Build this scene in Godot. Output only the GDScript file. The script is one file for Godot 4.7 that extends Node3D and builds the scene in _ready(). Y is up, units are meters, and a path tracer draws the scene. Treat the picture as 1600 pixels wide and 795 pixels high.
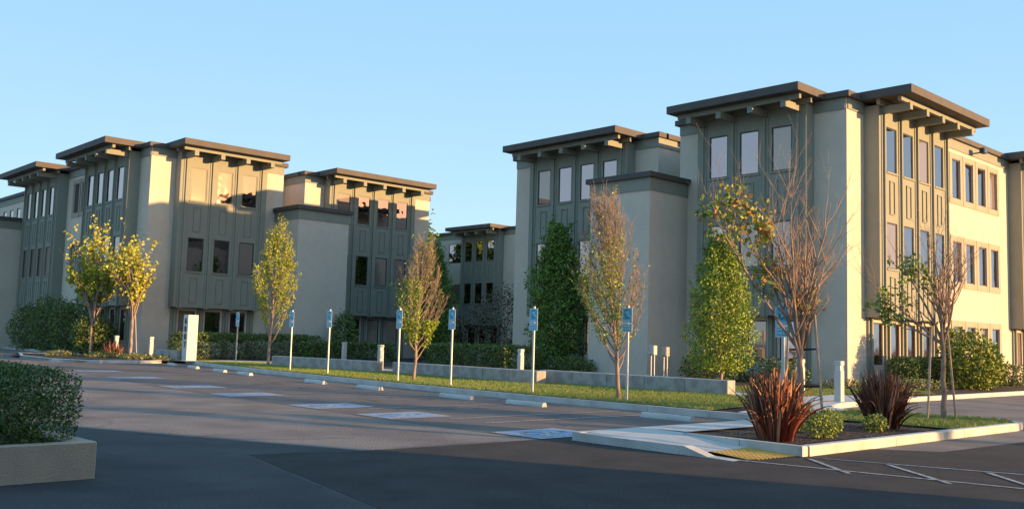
extends Node3D

# ------------------------------------------------------------------ mesh collector
class MB:
	var v := PackedVector3Array()
	var n := PackedVector3Array()
	var c := PackedColorArray()
	var use_c := false
	func tri(a: Vector3, b: Vector3, d: Vector3, nn: Vector3, col := Color.WHITE):
		if (b - a).cross(d - a).dot(nn) > 0.0:
			var t = b; b = d; d = t
		v.append(a); v.append(b); v.append(d)
		n.append(nn); n.append(nn); n.append(nn)
		if use_c:
			c.append(col); c.append(col); c.append(col)
	func quad(a: Vector3, b: Vector3, d: Vector3, e: Vector3, nn: Vector3, col := Color.WHITE):
		tri(a, b, d, nn, col); tri(a, d, e, nn, col)
	func box(p: Vector3, q: Vector3, col := Color.WHITE):
		var a := Vector3(min(p.x, q.x), min(p.y, q.y), min(p.z, q.z))
		var b := Vector3(max(p.x, q.x), max(p.y, q.y), max(p.z, q.z))
		quad(Vector3(a.x, a.y, a.z), Vector3(a.x, b.y, a.z), Vector3(a.x, b.y, b.z), Vector3(a.x, a.y, b.z), Vector3(-1, 0, 0), col)
		quad(Vector3(b.x, a.y, a.z), Vector3(b.x, b.y, a.z), Vector3(b.x, b.y, b.z), Vector3(b.x, a.y, b.z), Vector3(1, 0, 0), col)
		quad(Vector3(a.x, a.y, a.z), Vector3(b.x, a.y, a.z), Vector3(b.x, a.y, b.z), Vector3(a.x, a.y, b.z), Vector3(0, -1, 0), col)
		quad(Vector3(a.x, b.y, a.z), Vector3(b.x, b.y, a.z), Vector3(b.x, b.y, b.z), Vector3(a.x, b.y, b.z), Vector3(0, 1, 0), col)
		quad(Vector3(a.x, a.y, a.z), Vector3(b.x, a.y, a.z), Vector3(b.x, b.y, a.z), Vector3(a.x, b.y, a.z), Vector3(0, 0, -1), col)
		quad(Vector3(a.x, a.y, b.z), Vector3(b.x, a.y, b.z), Vector3(b.x, b.y, b.z), Vector3(a.x, b.y, b.z), Vector3(0, 0, 1), col)
	# chamfered box
	func cbox(p: Vector3, q: Vector3, k: float):
		var ce := (p + q) * 0.5
		var h := Vector3(abs(q.x - p.x), abs(q.y - p.y), abs(q.z - p.z)) * 0.5
		var pt = func(sx, sy, sz, ax):
			var r := Vector3(sx * (h.x - k), sy * (h.y - k), sz * (h.z - k))
			r[ax] = [sx, sy, sz][ax] * h[ax]
			return ce + r
		for ax in 3:
			var u = (ax + 1) % 3
			var w = (ax + 2) % 3
			for s in [-1.0, 1.0]:
				var pts = []
				for m in [[-1.0, -1.0], [1.0, -1.0], [1.0, 1.0], [-1.0, 1.0]]:
					var sg = [0.0, 0.0, 0.0]
					sg[ax] = s; sg[u] = m[0]; sg[w] = m[1]
					pts.append(pt.call(sg[0], sg[1], sg[2], ax))
				var nn := Vector3.ZERO
				nn[ax] = s
				quad(pts[0], pts[1], pts[2], pts[3], nn)
			# edges parallel to ax
			for m in [[-1.0, -1.0], [1.0, -1.0], [1.0, 1.0], [-1.0, 1.0]]:
				var nn := Vector3.ZERO
				nn[u] = m[0]; nn[w] = m[1]
				nn = nn.normalized()
				var pl = []
				for s in [-1.0, 1.0]:
					var sg = [0.0, 0.0, 0.0]
					sg[ax] = s; sg[u] = m[0]; sg[w] = m[1]
					pl.append(pt.call(sg[0], sg[1], sg[2], u)); pl.append(pt.call(sg[0], sg[1], sg[2], w))
				quad(pl[0], pl[1], pl[3], pl[2], nn)
		for sx in [-1.0, 1.0]:
			for sy in [-1.0, 1.0]:
				for sz in [-1.0, 1.0]:
					tri(pt.call(sx, sy, sz, 0), pt.call(sx, sy, sz, 1), pt.call(sx, sy, sz, 2), Vector3(sx, sy, sz).normalized())
	# tapered tube between two points
	func tube(a: Vector3, b: Vector3, r0: float, r1: float, sides := 6, caps := false, col := Color.WHITE):
		var d := (b - a).normalized()
		var up := Vector3(0, 1, 0) if abs(d.y) < 0.9 else Vector3(1, 0, 0)
		var x := d.cross(up).normalized()
		var y := x.cross(d).normalized()
		for i in sides:
			var t0 := TAU * i / sides
			var t1 := TAU * (i + 1) / sides
			var n0 := x * cos(t0) + y * sin(t0)
			var n1 := x * cos(t1) + y * sin(t1)
			var p0 := a + n0 * r0
			var p1 := a + n1 * r0
			var q0 := b + n0 * r1
			var q1 := b + n1 * r1
			for k in [[p0, n0], [q1, n1], [q0, n0], [p0, n0], [p1, n1], [q1, n1]]:
				v.append(k[0]); n.append(k[1])
				if use_c: c.append(col)
			if caps:
				tri(a, p0, p1, -d, col); tri(b, q0, q1, d, col)
	func leaf(p: Vector3, dir: Vector3, side: Vector3, col: Color):
		var nn := dir.cross(side).normalized()
		var a := p
		var b := p + dir * 0.5 + side * 0.5
		var d := p + dir
		var e := p + dir * 0.5 - side * 0.5
		v.append(a); v.append(b); v.append(d); v.append(a); v.append(d); v.append(e)
		for i in 6:
			n.append(nn); c.append(col)
	func mesh() -> ArrayMesh:
		var arr = []
		arr.resize(Mesh.ARRAY_MAX)
		arr[Mesh.ARRAY_VERTEX] = v
		arr[Mesh.ARRAY_NORMAL] = n
		if use_c: arr[Mesh.ARRAY_COLOR] = c
		var m := ArrayMesh.new()
		m.add_surface_from_arrays(Mesh.PRIMITIVE_TRIANGLES, arr)
		return m

var M := {}
var used := {}
var rng := RandomNumberGenerator.new()
var mesh_cache := {}

func cmb() -> MB:
	var m := MB.new()
	m.use_c = true
	return m

func numbered(called: String) -> String:
	if not used.has(called):
		used[called] = 0
		return called
	used[called] += 1
	return "%s_%03d" % [called, used[called]]

func part(called: String, mesh: Mesh, mat: Material, parent: Node3D, at := Vector3.ZERO) -> MeshInstance3D:
	var o := MeshInstance3D.new()
	o.name = called
	o.mesh = mesh
	o.material_override = mat
	o.position = at
	parent.add_child(o, true)
	return o

func thing(called: String, label: String, category: String, at := Vector3.ZERO, group := "") -> Node3D:
	var o := Node3D.new()
	o.name = numbered(called)
	add_child(o)
	o.position = at
	o.set_meta("label", label)
	o.set_meta("category", category)
	if group != "": o.set_meta("group", group)
	return o

func struct_node(called: String, mesh: Mesh = null, mat: Material = null) -> Node3D:
	var o: Node3D
	if mesh:
		o = MeshInstance3D.new()
		o.mesh = mesh
		o.material_override = mat
	else:
		o = Node3D.new()
	o.name = numbered(called)
	o.set_meta("kind", "structure")
	add_child(o)
	return o

# ------------------------------------------------------------------ materials
func noise_img(size: int, freq: float, seed_: int, oct := 4) -> Image:
	var f := FastNoiseLite.new()
	f.seed = seed_
	f.frequency = freq
	f.fractal_octaves = oct
	f.noise_type = FastNoiseLite.TYPE_SIMPLEX_SMOOTH
	return f.get_seamless_image(size, size, false, false, 0.25)

# colour map = base colour varied by coarse and fine noise; base is a linear albedo
func colour_tex(base: Color, alt: Color, coarse: float, fine: float, seed_: int, size := 256, cf := 0.012, ff := 0.2) -> ImageTexture:
	var a := noise_img(size, cf, seed_, 3).get_data()
	var b := noise_img(size, ff, seed_ + 7, 3).get_data()
	var out := PackedByteArray()
	out.resize(size * size * 3)
	for i in size * size:
		var k: float = (a[i] / 255.0 - 0.5) * 2.0
		var g: float = 1.0 + (b[i] / 255.0 - 0.5) * 2.0 * fine
		var col := base.lerp(alt, clamp(0.5 + k * coarse, 0.0, 1.0))
		col = Color(col.r * g, col.g * g, col.b * g).linear_to_srgb()
		out[i * 3] = int(clamp(col.r, 0, 1) * 255)
		out[i * 3 + 1] = int(clamp(col.g, 0, 1) * 255)
		out[i * 3 + 2] = int(clamp(col.b, 0, 1) * 255)
	var im := Image.create_from_data(size, size, false, Image.FORMAT_RGB8, out)
	im.generate_mipmaps()
	return ImageTexture.create_from_image(im)

func bump_tex(size: int, freq: float, strength: float, seed_: int, oct := 3) -> ImageTexture:
	var im := noise_img(size, freq, seed_, oct)
	im.bump_map_to_normal_map(strength)
	im.generate_mipmaps()
	return ImageTexture.create_from_image(im)

func tmat(tex: Texture2D, rough: float, tile: float, nrm: Texture2D = null, ns := 1.0) -> StandardMaterial3D:
	var m := StandardMaterial3D.new()
	m.albedo_texture = tex
	m.roughness = rough
	m.uv1_triplanar = true
	m.uv1_world_triplanar = true
	m.uv1_scale = Vector3.ONE / tile
	if nrm:
		m.normal_enabled = true
		m.normal_texture = nrm
		m.normal_scale = ns
	return m

func flat(col: Color, rough := 0.8, metal := 0.0) -> StandardMaterial3D:
	var m := StandardMaterial3D.new()
	m.albedo_color = col.linear_to_srgb()
	m.roughness = rough
	m.metallic = metal
	return m

func make_materials():
	var fine := bump_tex(256, 0.25, 6.0, 3)
	var coarse := bump_tex(256, 0.12, 10.0, 4)
	var grit := bump_tex(1024, 0.42, 2.5, 5, 2)
	M.stucco = tmat(stucco_tex(), 0.95, 3.2, fine, 0.12)
	M.green = tmat(colour_tex(Color(0.262, 0.27, 0.218), Color(0.236, 0.246, 0.198), 0.5, 0.04, 21), 0.75, 3.0)
	M.fascia = tmat(colour_tex(Color(0.088, 0.074, 0.064), Color(0.072, 0.062, 0.054), 0.6, 0.06, 22), 0.7, 2.5)
	M.frame = flat(Color(0.035, 0.035, 0.036), 0.45)
	M.glass = flat(Color(0.46, 0.355, 0.35), 0.02, 1.0)
	M.glass.uv1_triplanar = true
	M.glass.uv1_world_triplanar = true
	M.glass.uv1_scale = Vector3.ONE / 5.0
	M.glass.normal_enabled = true
	M.glass.normal_texture = bump_tex(256, 0.02, 1.5, 9, 2)
	M.glass.normal_scale = 0.12
	# glass with a drawn brown blind close behind it
	M.glass_blind = flat(Color(0.40, 0.315, 0.27), 0.015, 0.55)
	M.stain = tmat(colour_tex(Color(0.075, 0.066, 0.06), Color(0.11, 0.094, 0.084), 0.9, 0.3, 35, 256, 0.03, 0.4), 0.8, 2.0)
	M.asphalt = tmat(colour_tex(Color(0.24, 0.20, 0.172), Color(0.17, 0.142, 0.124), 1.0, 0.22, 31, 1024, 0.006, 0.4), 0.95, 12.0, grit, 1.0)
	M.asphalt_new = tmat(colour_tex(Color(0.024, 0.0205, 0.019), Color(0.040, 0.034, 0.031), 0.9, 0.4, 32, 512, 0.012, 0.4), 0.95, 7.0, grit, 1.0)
	M.asphalt_shade_tone = tmat(colour_tex(Color(0.042, 0.039, 0.038), Color(0.068, 0.061, 0.058), 0.9, 0.4, 34, 512, 0.01, 0.4), 0.95, 9.0, grit, 1.0)  # old asphalt toned down so the colour carries the near shade
	M.asphalt_seal = tmat(colour_tex(Color(0.135, 0.112, 0.1), Color(0.17, 0.142, 0.124), 0.9, 0.22, 33, 512, 0.012, 0.4), 0.95, 8.0, grit, 1.0)
	M.concrete = tmat(colour_tex(Color(0.58, 0.57, 0.53), Color(0.47, 0.46, 0.43), 0.8, 0.10, 41), 0.9, 2.2, fine, 0.16)
	M.concrete_wall = tmat(colour_tex(Color(0.42, 0.40, 0.37), Color(0.30, 0.285, 0.265), 1.0, 0.10, 42), 0.9, 1.7, fine, 0.16)
	M.planter = tmat(colour_tex(Color(0.56, 0.42, 0.30), Color(0.49, 0.37, 0.27), 0.8, 0.07, 43), 0.9, 1.6, fine, 0.16)
	M.soil = tmat(colour_tex(Color(0.085, 0.062, 0.045), Color(0.055, 0.042, 0.032), 0.9, 0.35, 44), 0.95, 1.5, coarse, 1.5)
	M.lawn = tmat(colour_tex(Color(0.20, 0.20, 0.06), Color(0.13, 0.15, 0.045), 0.9, 0.25, 45), 0.95, 3.0, coarse, 1.0)
	M.white_paint = tmat(colour_tex(Color(0.62, 0.62, 0.60), Color(0.34, 0.33, 0.32), 0.8, 0.22, 46, 256, 0.05, 0.3), 0.8, 1.3)
	M.line_paint = tmat(colour_tex(Color(0.48, 0.47, 0.45), Color(0.20, 0.19, 0.18), 0.9, 0.25, 48, 256, 0.05, 0.3), 0.85, 1.3)
	M.blue_paint = tmat(colour_tex(Color(0.20, 0.29, 0.46), Color(0.36, 0.42, 0.52), 0.8, 0.2, 47, 256, 0.05, 0.3), 0.8, 1.3)
	M.yellow = tmat(colour_tex(Color(0.55, 0.34, 0.06), Color(0.45, 0.27, 0.05), 0.8, 0.15, 49), 0.8, 1.0)
	M.galv = flat(Color(0.50, 0.50, 0.49), 0.5, 0.35)
	M.sign_blue = flat(Color(0.04, 0.44, 0.62), 0.45)
	M.sign_white = flat(Color(0.82, 0.83, 0.83), 0.5)
	M.bollard = flat(Color(0.48, 0.48, 0.47), 0.55)
	M.dark = flat(Color(0.02, 0.02, 0.022), 0.6)
	M.interior = flat(Color(0.5, 0.48, 0.45), 0.9)
	M.box_grey = flat(Color(0.33, 0.33, 0.32), 0.6)
	M.stake = tmat(colour_tex(Color(0.52, 0.43, 0.33), Color(0.42, 0.34, 0.26), 0.8, 0.15, 50), 0.9, 0.6)
	M.strap = flat(Color(0.015, 0.015, 0.016), 0.8)
	M.bark = tmat(colour_tex(Color(0.36, 0.265, 0.21), Color(0.25, 0.19, 0.15), 0.9, 0.25, 51, 128), 0.95, 0.5)
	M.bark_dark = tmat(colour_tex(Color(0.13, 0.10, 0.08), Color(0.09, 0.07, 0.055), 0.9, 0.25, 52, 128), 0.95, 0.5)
	var lf := StandardMaterial3D.new()
	lf.vertex_color_use_as_albedo = true
	lf.roughness = 0.6
	lf.backlight_enabled = true
	lf.backlight = Color(0.25, 0.28, 0.05)
	lf.cull_mode = BaseMaterial3D.CULL_DISABLED
	M.leaf = lf
	var lm := StandardMaterial3D.new()
	lm.vertex_color_use_as_albedo = true
	lm.roughness = 0.7
	lm.cull_mode = BaseMaterial3D.CULL_DISABLED
	M.plain_leaf = lm

func stucco_tex() -> ImageTexture:
	# painted block: fine grain and faint course lines every 0.2 m (tile 3.2 m, 512 px)
	var size := 512
	var a := noise_img(size, 0.008, 11, 3).get_data()
	var b := noise_img(size, 0.25, 12, 3).get_data()
	var out := PackedByteArray()
	out.resize(size * size * 3)
	for y in size:
		var course := y / 32
		var line := 0.93 if y % 32 < 2 else 1.0
		var row := 1.0 + 0.02 * sin(course * 12.9898) 
		for x in size:
			var i := y * size + x
			var k: float = (a[i] / 255.0 - 0.5) * 2.0
			var g: float = (1.0 + (b[i] / 255.0 - 0.5) * 0.10) * row * line
			var col := Color(0.62, 0.54, 0.435).lerp(Color(0.575, 0.50, 0.405), clamp(0.5 + k * 0.6, 0, 1))
			col = Color(col.r * g, col.g * g, col.b * g).linear_to_srgb()
			out[i * 3] = int(clamp(col.r, 0, 1) * 255)
			out[i * 3 + 1] = int(clamp(col.g, 0, 1) * 255)
			out[i * 3 + 2] = int(clamp(col.b, 0, 1) * 255)
	var im := Image.create_from_data(size, size, false, Image.FORMAT_RGB8, out)
	im.generate_mipmaps()
	return ImageTexture.create_from_image(im)

# ------------------------------------------------------------------ buildings
# local frame: a runs along face A, b along face B, the inside lies at +a, +b.
# F(): s metres along a face, h up, o metres outward from it.
func W(bd, a: float, h: float, b: float) -> Vector3:
	return bd.da * a + bd.db * b + Vector3(0, h, 0)
func F(bd, face: String, s: float, h: float, o: float) -> Vector3:
	return W(bd, s, h, -o) if face == "A" else W(bd, -o, h, s)
func outward(bd, face: String) -> Vector3:
	return -bd.db if face == "A" else -bd.da
func fbox(mb: MB, bd, face, s0, s1, h0, h1, o0, o1):
	mb.box(F(bd, face, s0, h0, o0), F(bd, face, s1, h1, o1))

func holed_wall(mb: MB, bd, face: String, s0: float, s1: float, h0: float, h1: float, o: float, holes: Array, depth: float):
	var ss = [s0, s1]
	var hs = [h0, h1]
	for r in holes:
		for k in [r[0], r[1]]:
			if not ss.has(k): ss.append(k)
		for k in [r[2], r[3]]:
			if not hs.has(k): hs.append(k)
	ss.sort()
	hs.sort()
	var nn := outward(bd, face)
	var along: Vector3 = bd.da if face == "A" else bd.db
	for i in ss.size() - 1:
		for j in hs.size() - 1:
			var cs = (ss[i] + ss[i + 1]) * 0.5
			var ch = (hs[j] + hs[j + 1]) * 0.5
			var inside := false
			for r in holes:
				if cs > r[0] and cs < r[1] and ch > r[2] and ch < r[3]:
					inside = true
			if not inside:
				mb.quad(F(bd, face, ss[i], hs[j], o), F(bd, face, ss[i + 1], hs[j], o), F(bd, face, ss[i + 1], hs[j + 1], o), F(bd, face, ss[i], hs[j + 1], o), nn)
	for r in holes:
		for e in [[r[0], along], [r[1], -along]]:
			mb.quad(F(bd, face, e[0], r[2], o), F(bd, face, e[0], r[3], o), F(bd, face, e[0], r[3], o - depth), F(bd, face, e[0], r[2], o - depth), e[1])
		for e in [[r[2], Vector3.UP], [r[3], Vector3.DOWN]]:
			mb.quad(F(bd, face, r[0], e[0], o), F(bd, face, r[1], e[0], o), F(bd, face, r[1], e[0], o - depth), F(bd, face, r[0], e[0], o - depth), e[1])

# a framed pane set into a hole, its front o metres out
func window(bd, face: String, r: Array, o: float, transom := -1.0):
	var w: float = r[1] - r[0]
	var h: float = r[3] - r[2]
	var key := "%s|%s|%.2f|%.2f|%.2f" % [bd.key, face, w, h, transom]
	if not mesh_cache.has(key):
		var f := MB.new()
		var t := 0.055
		fbox(f, bd, face, -w / 2, -w / 2 + t, 0, h, -0.08, 0)
		fbox(f, bd, face, w / 2 - t, w / 2, 0, h, -0.08, 0)
		fbox(f, bd, face, -w / 2 + t, w / 2 - t, 0, t, -0.08, 0)
		fbox(f, bd, face, -w / 2 + t, w / 2 - t, h - t, h, -0.08, 0)
		if transom > 0:
			fbox(f, bd, face, -w / 2 + t, w / 2 - t, transom, transom + 0.05, -0.08, 0)
		var g := MB.new()
		fbox(g, bd, face, -w / 2 + t + 0.002, w / 2 - t - 0.002, -h / 2 + t + 0.002, h / 2 - t - 0.002, -0.006, 0.006)
		mesh_cache[key] = [f.mesh(), g.mesh()]
	var m = mesh_cache[key]
	var at := F(bd, face, (r[0] + r[1]) / 2, r[2], o)
	var win := part("window", m[0], M.frame, bd.node, at)
	var pane := part("pane", m[1], M.glass_blind if rng.randf() < 0.28 else M.glass, win, Vector3(0, h / 2, 0) - outward(bd, face) * 0.025)
	pane.rotation = Vector3(rng.randf_range(-1, 1), rng.randf_range(-1, 1), rng.randf_range(-1, 1)) * 0.004
	return win

const PITCH := 1.66
const WIN_ROWS := [[5.2, 7.22], [9.45, 11.45]]
const BAY_H0 := 3.05

# a projecting green bay with n windows per floor, fins, beams and a deep flat eave
func bay(bd, face: String, s0: float, n: int, wall_o: float, ground := true):
	var s1: float = s0 + PITCH * n
	var proj := 0.7
	var o: float = wall_o + proj
	var e := 0.36
	var holes = []
	for i in n:
		var cs: float = s0 + PITCH * (i + 0.5)
		for row in WIN_ROWS:
			holes.append([cs - 0.5, cs + 0.5, row[0], row[1]])
	var mb := MB.new()
	holed_wall(mb, bd, face, s0 - e, s1 + e, BAY_H0, 12.3, o, holes, 0.16)
	# cheeks, underside, core
	fbox(mb, bd, face, s0 - e + 0.001, s1 + e - 0.001, BAY_H0 + 0.002, 12.3, wall_o - 0.1, o - 0.16)
	fbox(mb, bd, face, s0 - e + 0.0005, s0 - e + 0.06, BAY_H0 + 0.001, 12.3, o - 0.17, o - 0.002)
	fbox(mb, bd, face, s1 + e - 0.06, s1 + e - 0.0005, BAY_H0 + 0.001, 12.3, o - 0.17, o - 0.002)
	fbox(mb, bd, face, s0 - e + 0.001, s1 + e - 0.001, BAY_H0 + 0.001, BAY_H0 + 0.1, o - 0.17, o - 0.002)
	part("bay", mb.mesh(), M.green, bd.node)
	for r in holes: window(bd, face, r, o - 0.03)
	# fins
	for i in n + 1:
		var s: float = s0 + PITCH * i
		var f := MB.new()
		fbox(f, bd, face, s - 0.17, s + 0.17, BAY_H0 - 0.06, 11.95, o + 0.001, o + 0.035)
		fbox(f, bd, face, s - 0.05, s + 0.05, BAY_H0 - 0.06, 11.95, o + 0.036, o + 0.125)
		part("fin", f.mesh(), M.green, bd.node)
		var bm := MB.new()
		fbox(bm, bd, face, s - 0.13, s + 0.13, 11.953, 12.25, o - 0.2, wall_o + 1.98)
		part("beam", bm.mesh(), M.green, bd.node)
	# spandrel mouldings
	var pk := "%s|%s|panel" % [bd.key, face]
	if not mesh_cache.has(pk):
		var p := MB.new()
		fbox(p, bd, face, -0.24, -0.19, 0, 1.5, -0.004, 0.045)
		fbox(p, bd, face, 0.19, 0.24, 0, 1.5, -0.004, 0.045)
		fbox(p, bd, face, -0.19, 0.19, 0, 0.05, -0.004, 0.045)
		fbox(p, bd, face, -0.19, 0.19, 1.45, 1.5, -0.004, 0.045)
		mesh_cache[pk] = p.mesh()
	for i in n:
		for y in [3.35, 7.58]:
			part("panel_moulding", mesh_cache[pk], M.green, bd.node, F(bd, face, s0 + PITCH * (i + 0.5), y, o + 0.004))
	# sill under each window
	var sk := "%s|%s|sill" % [bd.key, face]
	if not mesh_cache.has(sk):
		var p := MB.new()
		fbox(p, bd, face, -0.56, 0.56, -0.08, 0.0, 0.001, 0.06)
		mesh_cache[sk] = p.mesh()
	for r in holes:
		part("sill", mesh_cache[sk], M.green, bd.node, F(bd, face, (r[0] + r[1]) / 2, r[2], o))
	eave(bd, face, s0 - 0.95, s1 + 0.95, wall_o)
	if ground:
		var gh = []
		for i in n:
			var cs: float = s0 + PITCH * (i + 0.5)
			gh.append([cs - 0.5, cs + 0.5, 1.0, 2.85])
		return gh
	return []

func eave(bd, face: String, s0: float, s1: float, wall_o: float):
	var sl := MB.new()
	fbox(sl, bd, face, s0, s1, 12.47, 12.82, wall_o - 1.2, wall_o + 2.4)
	var slab := part("roof_slab", sl.mesh(), M.fascia, bd.node)
	var pu := MB.new()
	fbox(pu, bd, face, s0 + 0.25, s1 - 0.25, 12.252, 12.468, wall_o + 1.70, wall_o + 1.86)
	fbox(pu, bd, face, s0 + 0.25, s1 - 0.25, 12.252, 12.468, wall_o + 0.75, wall_o + 0.90)
	part("purlin", pu.mesh(), M.green, slab)

func ground_pilasters(bd, face: String, s0: float, n: int, wall_o: float):
	for i in n + 1:
		var f := MB.new()
		var s: float = s0 + PITCH * i
		fbox(f, bd, face, s - 0.2, s + 0.2, 0.1, BAY_H0 - 0.002, wall_o + 0.002, wall_o + 0.10)
		fbox(f, bd, face, s - 0.06, s + 0.06, 0.1, BAY_H0 - 0.002, wall_o + 0.102, wall_o + 0.2)
		part("pilaster", f.mesh(), M.green, bd.node)

# stucco wall with holes, coping and frieze
func wall_run(bd, face: String, s0: float, s1: float, o: float, holes: Array, trim := true, top := 12.45):
	var mb := MB.new()
	holed_wall(mb, bd, face, s0, s1, 0.0, top, o, holes, 0.16)
	part("wall", mb.mesh(), M.stucco, bd.node)
	for r in holes: window(bd, face, r, o - 0.04)
	if trim:
		var fr := MB.new()
		fbox(fr, bd, face, s0 + 0.004, s1 - 0.004, top - 0.5, top - 0.001, o - 0.05, o + 0.05)
		part("frieze", fr.mesh(), M.green, bd.node)
		coping(bd, face, s0, s1, o, top)

func coping(bd, face: String, s0: float, s1: float, o: float, top: float):
	var cp := MB.new()
	fbox(cp, bd, face, s0, s1, top + 0.002, top + 0.26, o - 0.6, o + 0.2)
	part("coping", cp.mesh(), M.fascia, bd.node)

func surround(bd, face: String, r: Array, o: float):
	var f := MB.new()
	fbox(f, bd, face, r[0] - 0.3, r[0] - 0.02, r[2] - 0.3, r[3] + 0.3, o + 0.001, o + 0.05)
	fbox(f, bd, face, r[1] + 0.02, r[1] + 0.3, r[2] - 0.3, r[3] + 0.3, o + 0.001, o + 0.05)
	fbox(f, bd, face, r[0] - 0.02, r[1] + 0.02, r[2] - 0.3, r[2] - 0.02, o + 0.001, o + 0.045)
	fbox(f, bd, face, r[0] - 0.02, r[1] + 0.02, r[3] + 0.02, r[3] + 0.3, o + 0.001, o + 0.045)
	part("window_surround", f.mesh(), M.stucco_trim, bd.node)

func rows(starts: Array, w := 1.0) -> Array:
	var out = []
	for s in starts:
		out.append([s, s + w, 1.0, 2.95])
		for r in WIN_ROWS: out.append([s, s + w, r[0], r[1]])
	return out

func solid(bd, called: String, a0, a1, h0, h1, b0, b1, mat: Material) -> MeshInstance3D:
	var mb := MB.new()
	mb.box(W(bd, a0, h0, b0), W(bd, a1, h1, b1))
	return part(called, mb.mesh(), mat, bd.node)

func tower(bd, a0, a1, b0, b1, top):
	solid(bd, "stair_tower", a0, a1, 0.0, top - 0.25, b0, b1, M.stucco)
	solid(bd, "tower_frieze", a0 - 0.05, a1 + 0.05, top - 0.85, top - 0.252, b0 - 0.05, b1 - 0.01, M.green)
	solid(bd, "tower_coping", a0 - 0.2, a1 + 0.2, top - 0.25 + 0.002, top, b0 - 0.2, b1 - 0.02, M.fascia)

func office(called: String, label: String, corner: Vector3, da: Vector3, db: Vector3, fb: Dictionary) -> Dictionary:
	var nd := thing(called, label, "building", corner)
	var bd := {"node": nd, "da": da, "db": db, "key": "%s%s" % [da, db]}
	# face A, front block
	var depth: float = fb.depth
	solid(bd, "core", 0.17, 8.6, 0.0, 12.4, 0.17, fb.len - 0.2, M.interior)
	solid(bd, "core", 8.6, 11.3, 0.0, 12.4, 4.2, depth, M.interior)
	solid(bd, "core", 11.3, 21.7, 0.0, 12.4, 1.47, depth, M.interior)
	var g = bay(bd, "A", 1.88, 3, 0.0)
	wall_run(bd, "A", 0.0, 8.77, 0.0, g, false)
	ground_pilasters(bd, "A", 1.88, 3, 0.0)
	for e in [[0.0, 1.5], [7.25, 8.77]]:
		var fr := MB.new()
		fbox(fr, bd, "A", e[0] + 0.055, e[1], 11.95, 12.449, -0.05, 0.05)
		part("frieze", fr.mesh(), M.green, nd)
	coping(bd, "A", -0.2, 8.97, 0.0, 12.45)
	# recess between the blocks
	solid(bd, "wall", 8.61, 8.768, 0.0, 12.44, 0.003, 4.3, M.stucco)
	solid(bd, "wall", 11.152, 11.31, 0.0, 12.44, 1.303, 4.3, M.stucco)
	solid(bd, "wall", 8.77, 11.15, 0.0, 12.44, 4.0, 4.19, M.stucco)
	solid(bd, "coping", 8.98, 11.0, 12.452, 12.7, 3.8, 4.8, M.fascia)
	solid(bd, "frieze", 11.10, 11.151, 11.95, 12.449, 1.25, 4.0, M.green)
	solid(bd, "coping", 10.95, 11.6, 12.452, 12.709, 1.72, 4.8, M.fascia)
	# face A, rear block
	var g2 = bay(bd, "A", 13.05, 4, -1.3)
	wall_run(bd, "A", 11.15, 21.9, -1.3, g2, false)
	ground_pilasters(bd, "A", 13.05, 4, -1.3)
	for e in [[11.15, 12.68], [20.06, 21.9]]:
		var fr := MB.new()
		fbox(fr, bd, "A", e[0] + 0.005, e[1], 11.95, 12.449, -1.35, -1.25)
		part("frieze", fr.mesh(), M.green, nd)
	coping(bd, "A", 10.95, 22.1, -1.3, 12.45)
	solid(bd, "wall", 21.74, 21.898, 0.0, 12.44, 1.303, max(depth, 60.0 if fb.has("wing") else depth), M.stucco)
	solid(bd, "roof_slab", 21.7, 24.3, 12.47, 12.82, 4.2, 12.2, M.fascia)
	for i in 4:
		solid(bd, "beam", 21.9, 23.9, 11.95, 12.25, 5.1 + 1.66 * i, 5.36 + 1.66 * i, M.green)
	tower(bd, 8.3, 12.0, -2.95, 1.2, 9.7)
	# face B
	var walls_b: Array = fb.runs
	for bay_s in fb.bays:
		var gb = bay(bd, "B", bay_s[0], bay_s[1], 0.0)
		ground_pilasters(bd, "B", bay_s[0], bay_s[1], 0.0)
		walls_b.append_array(gb)
	wall_run(bd, "B", 0.0, fb.len, 0.0, walls_b, false)
	for r in fb.trimmed: surround(bd, "B", r, 0.0)
	var cuts: Array = fb.friezes
	for e in cuts:
		var fr := MB.new()
		fbox(fr, bd, "B", e[0] + 0.005, e[1], 11.95, 12.449, -0.05, 0.05)
		part("frieze", fr.mesh(), M.green, nd)
	var cp := MB.new()
	fbox(cp, bd, "B", 0.61, fb.len, 12.452, 12.708, -0.6, 0.2)
	part("coping", cp.mesh(), M.fascia, nd)
	return bd

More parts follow.
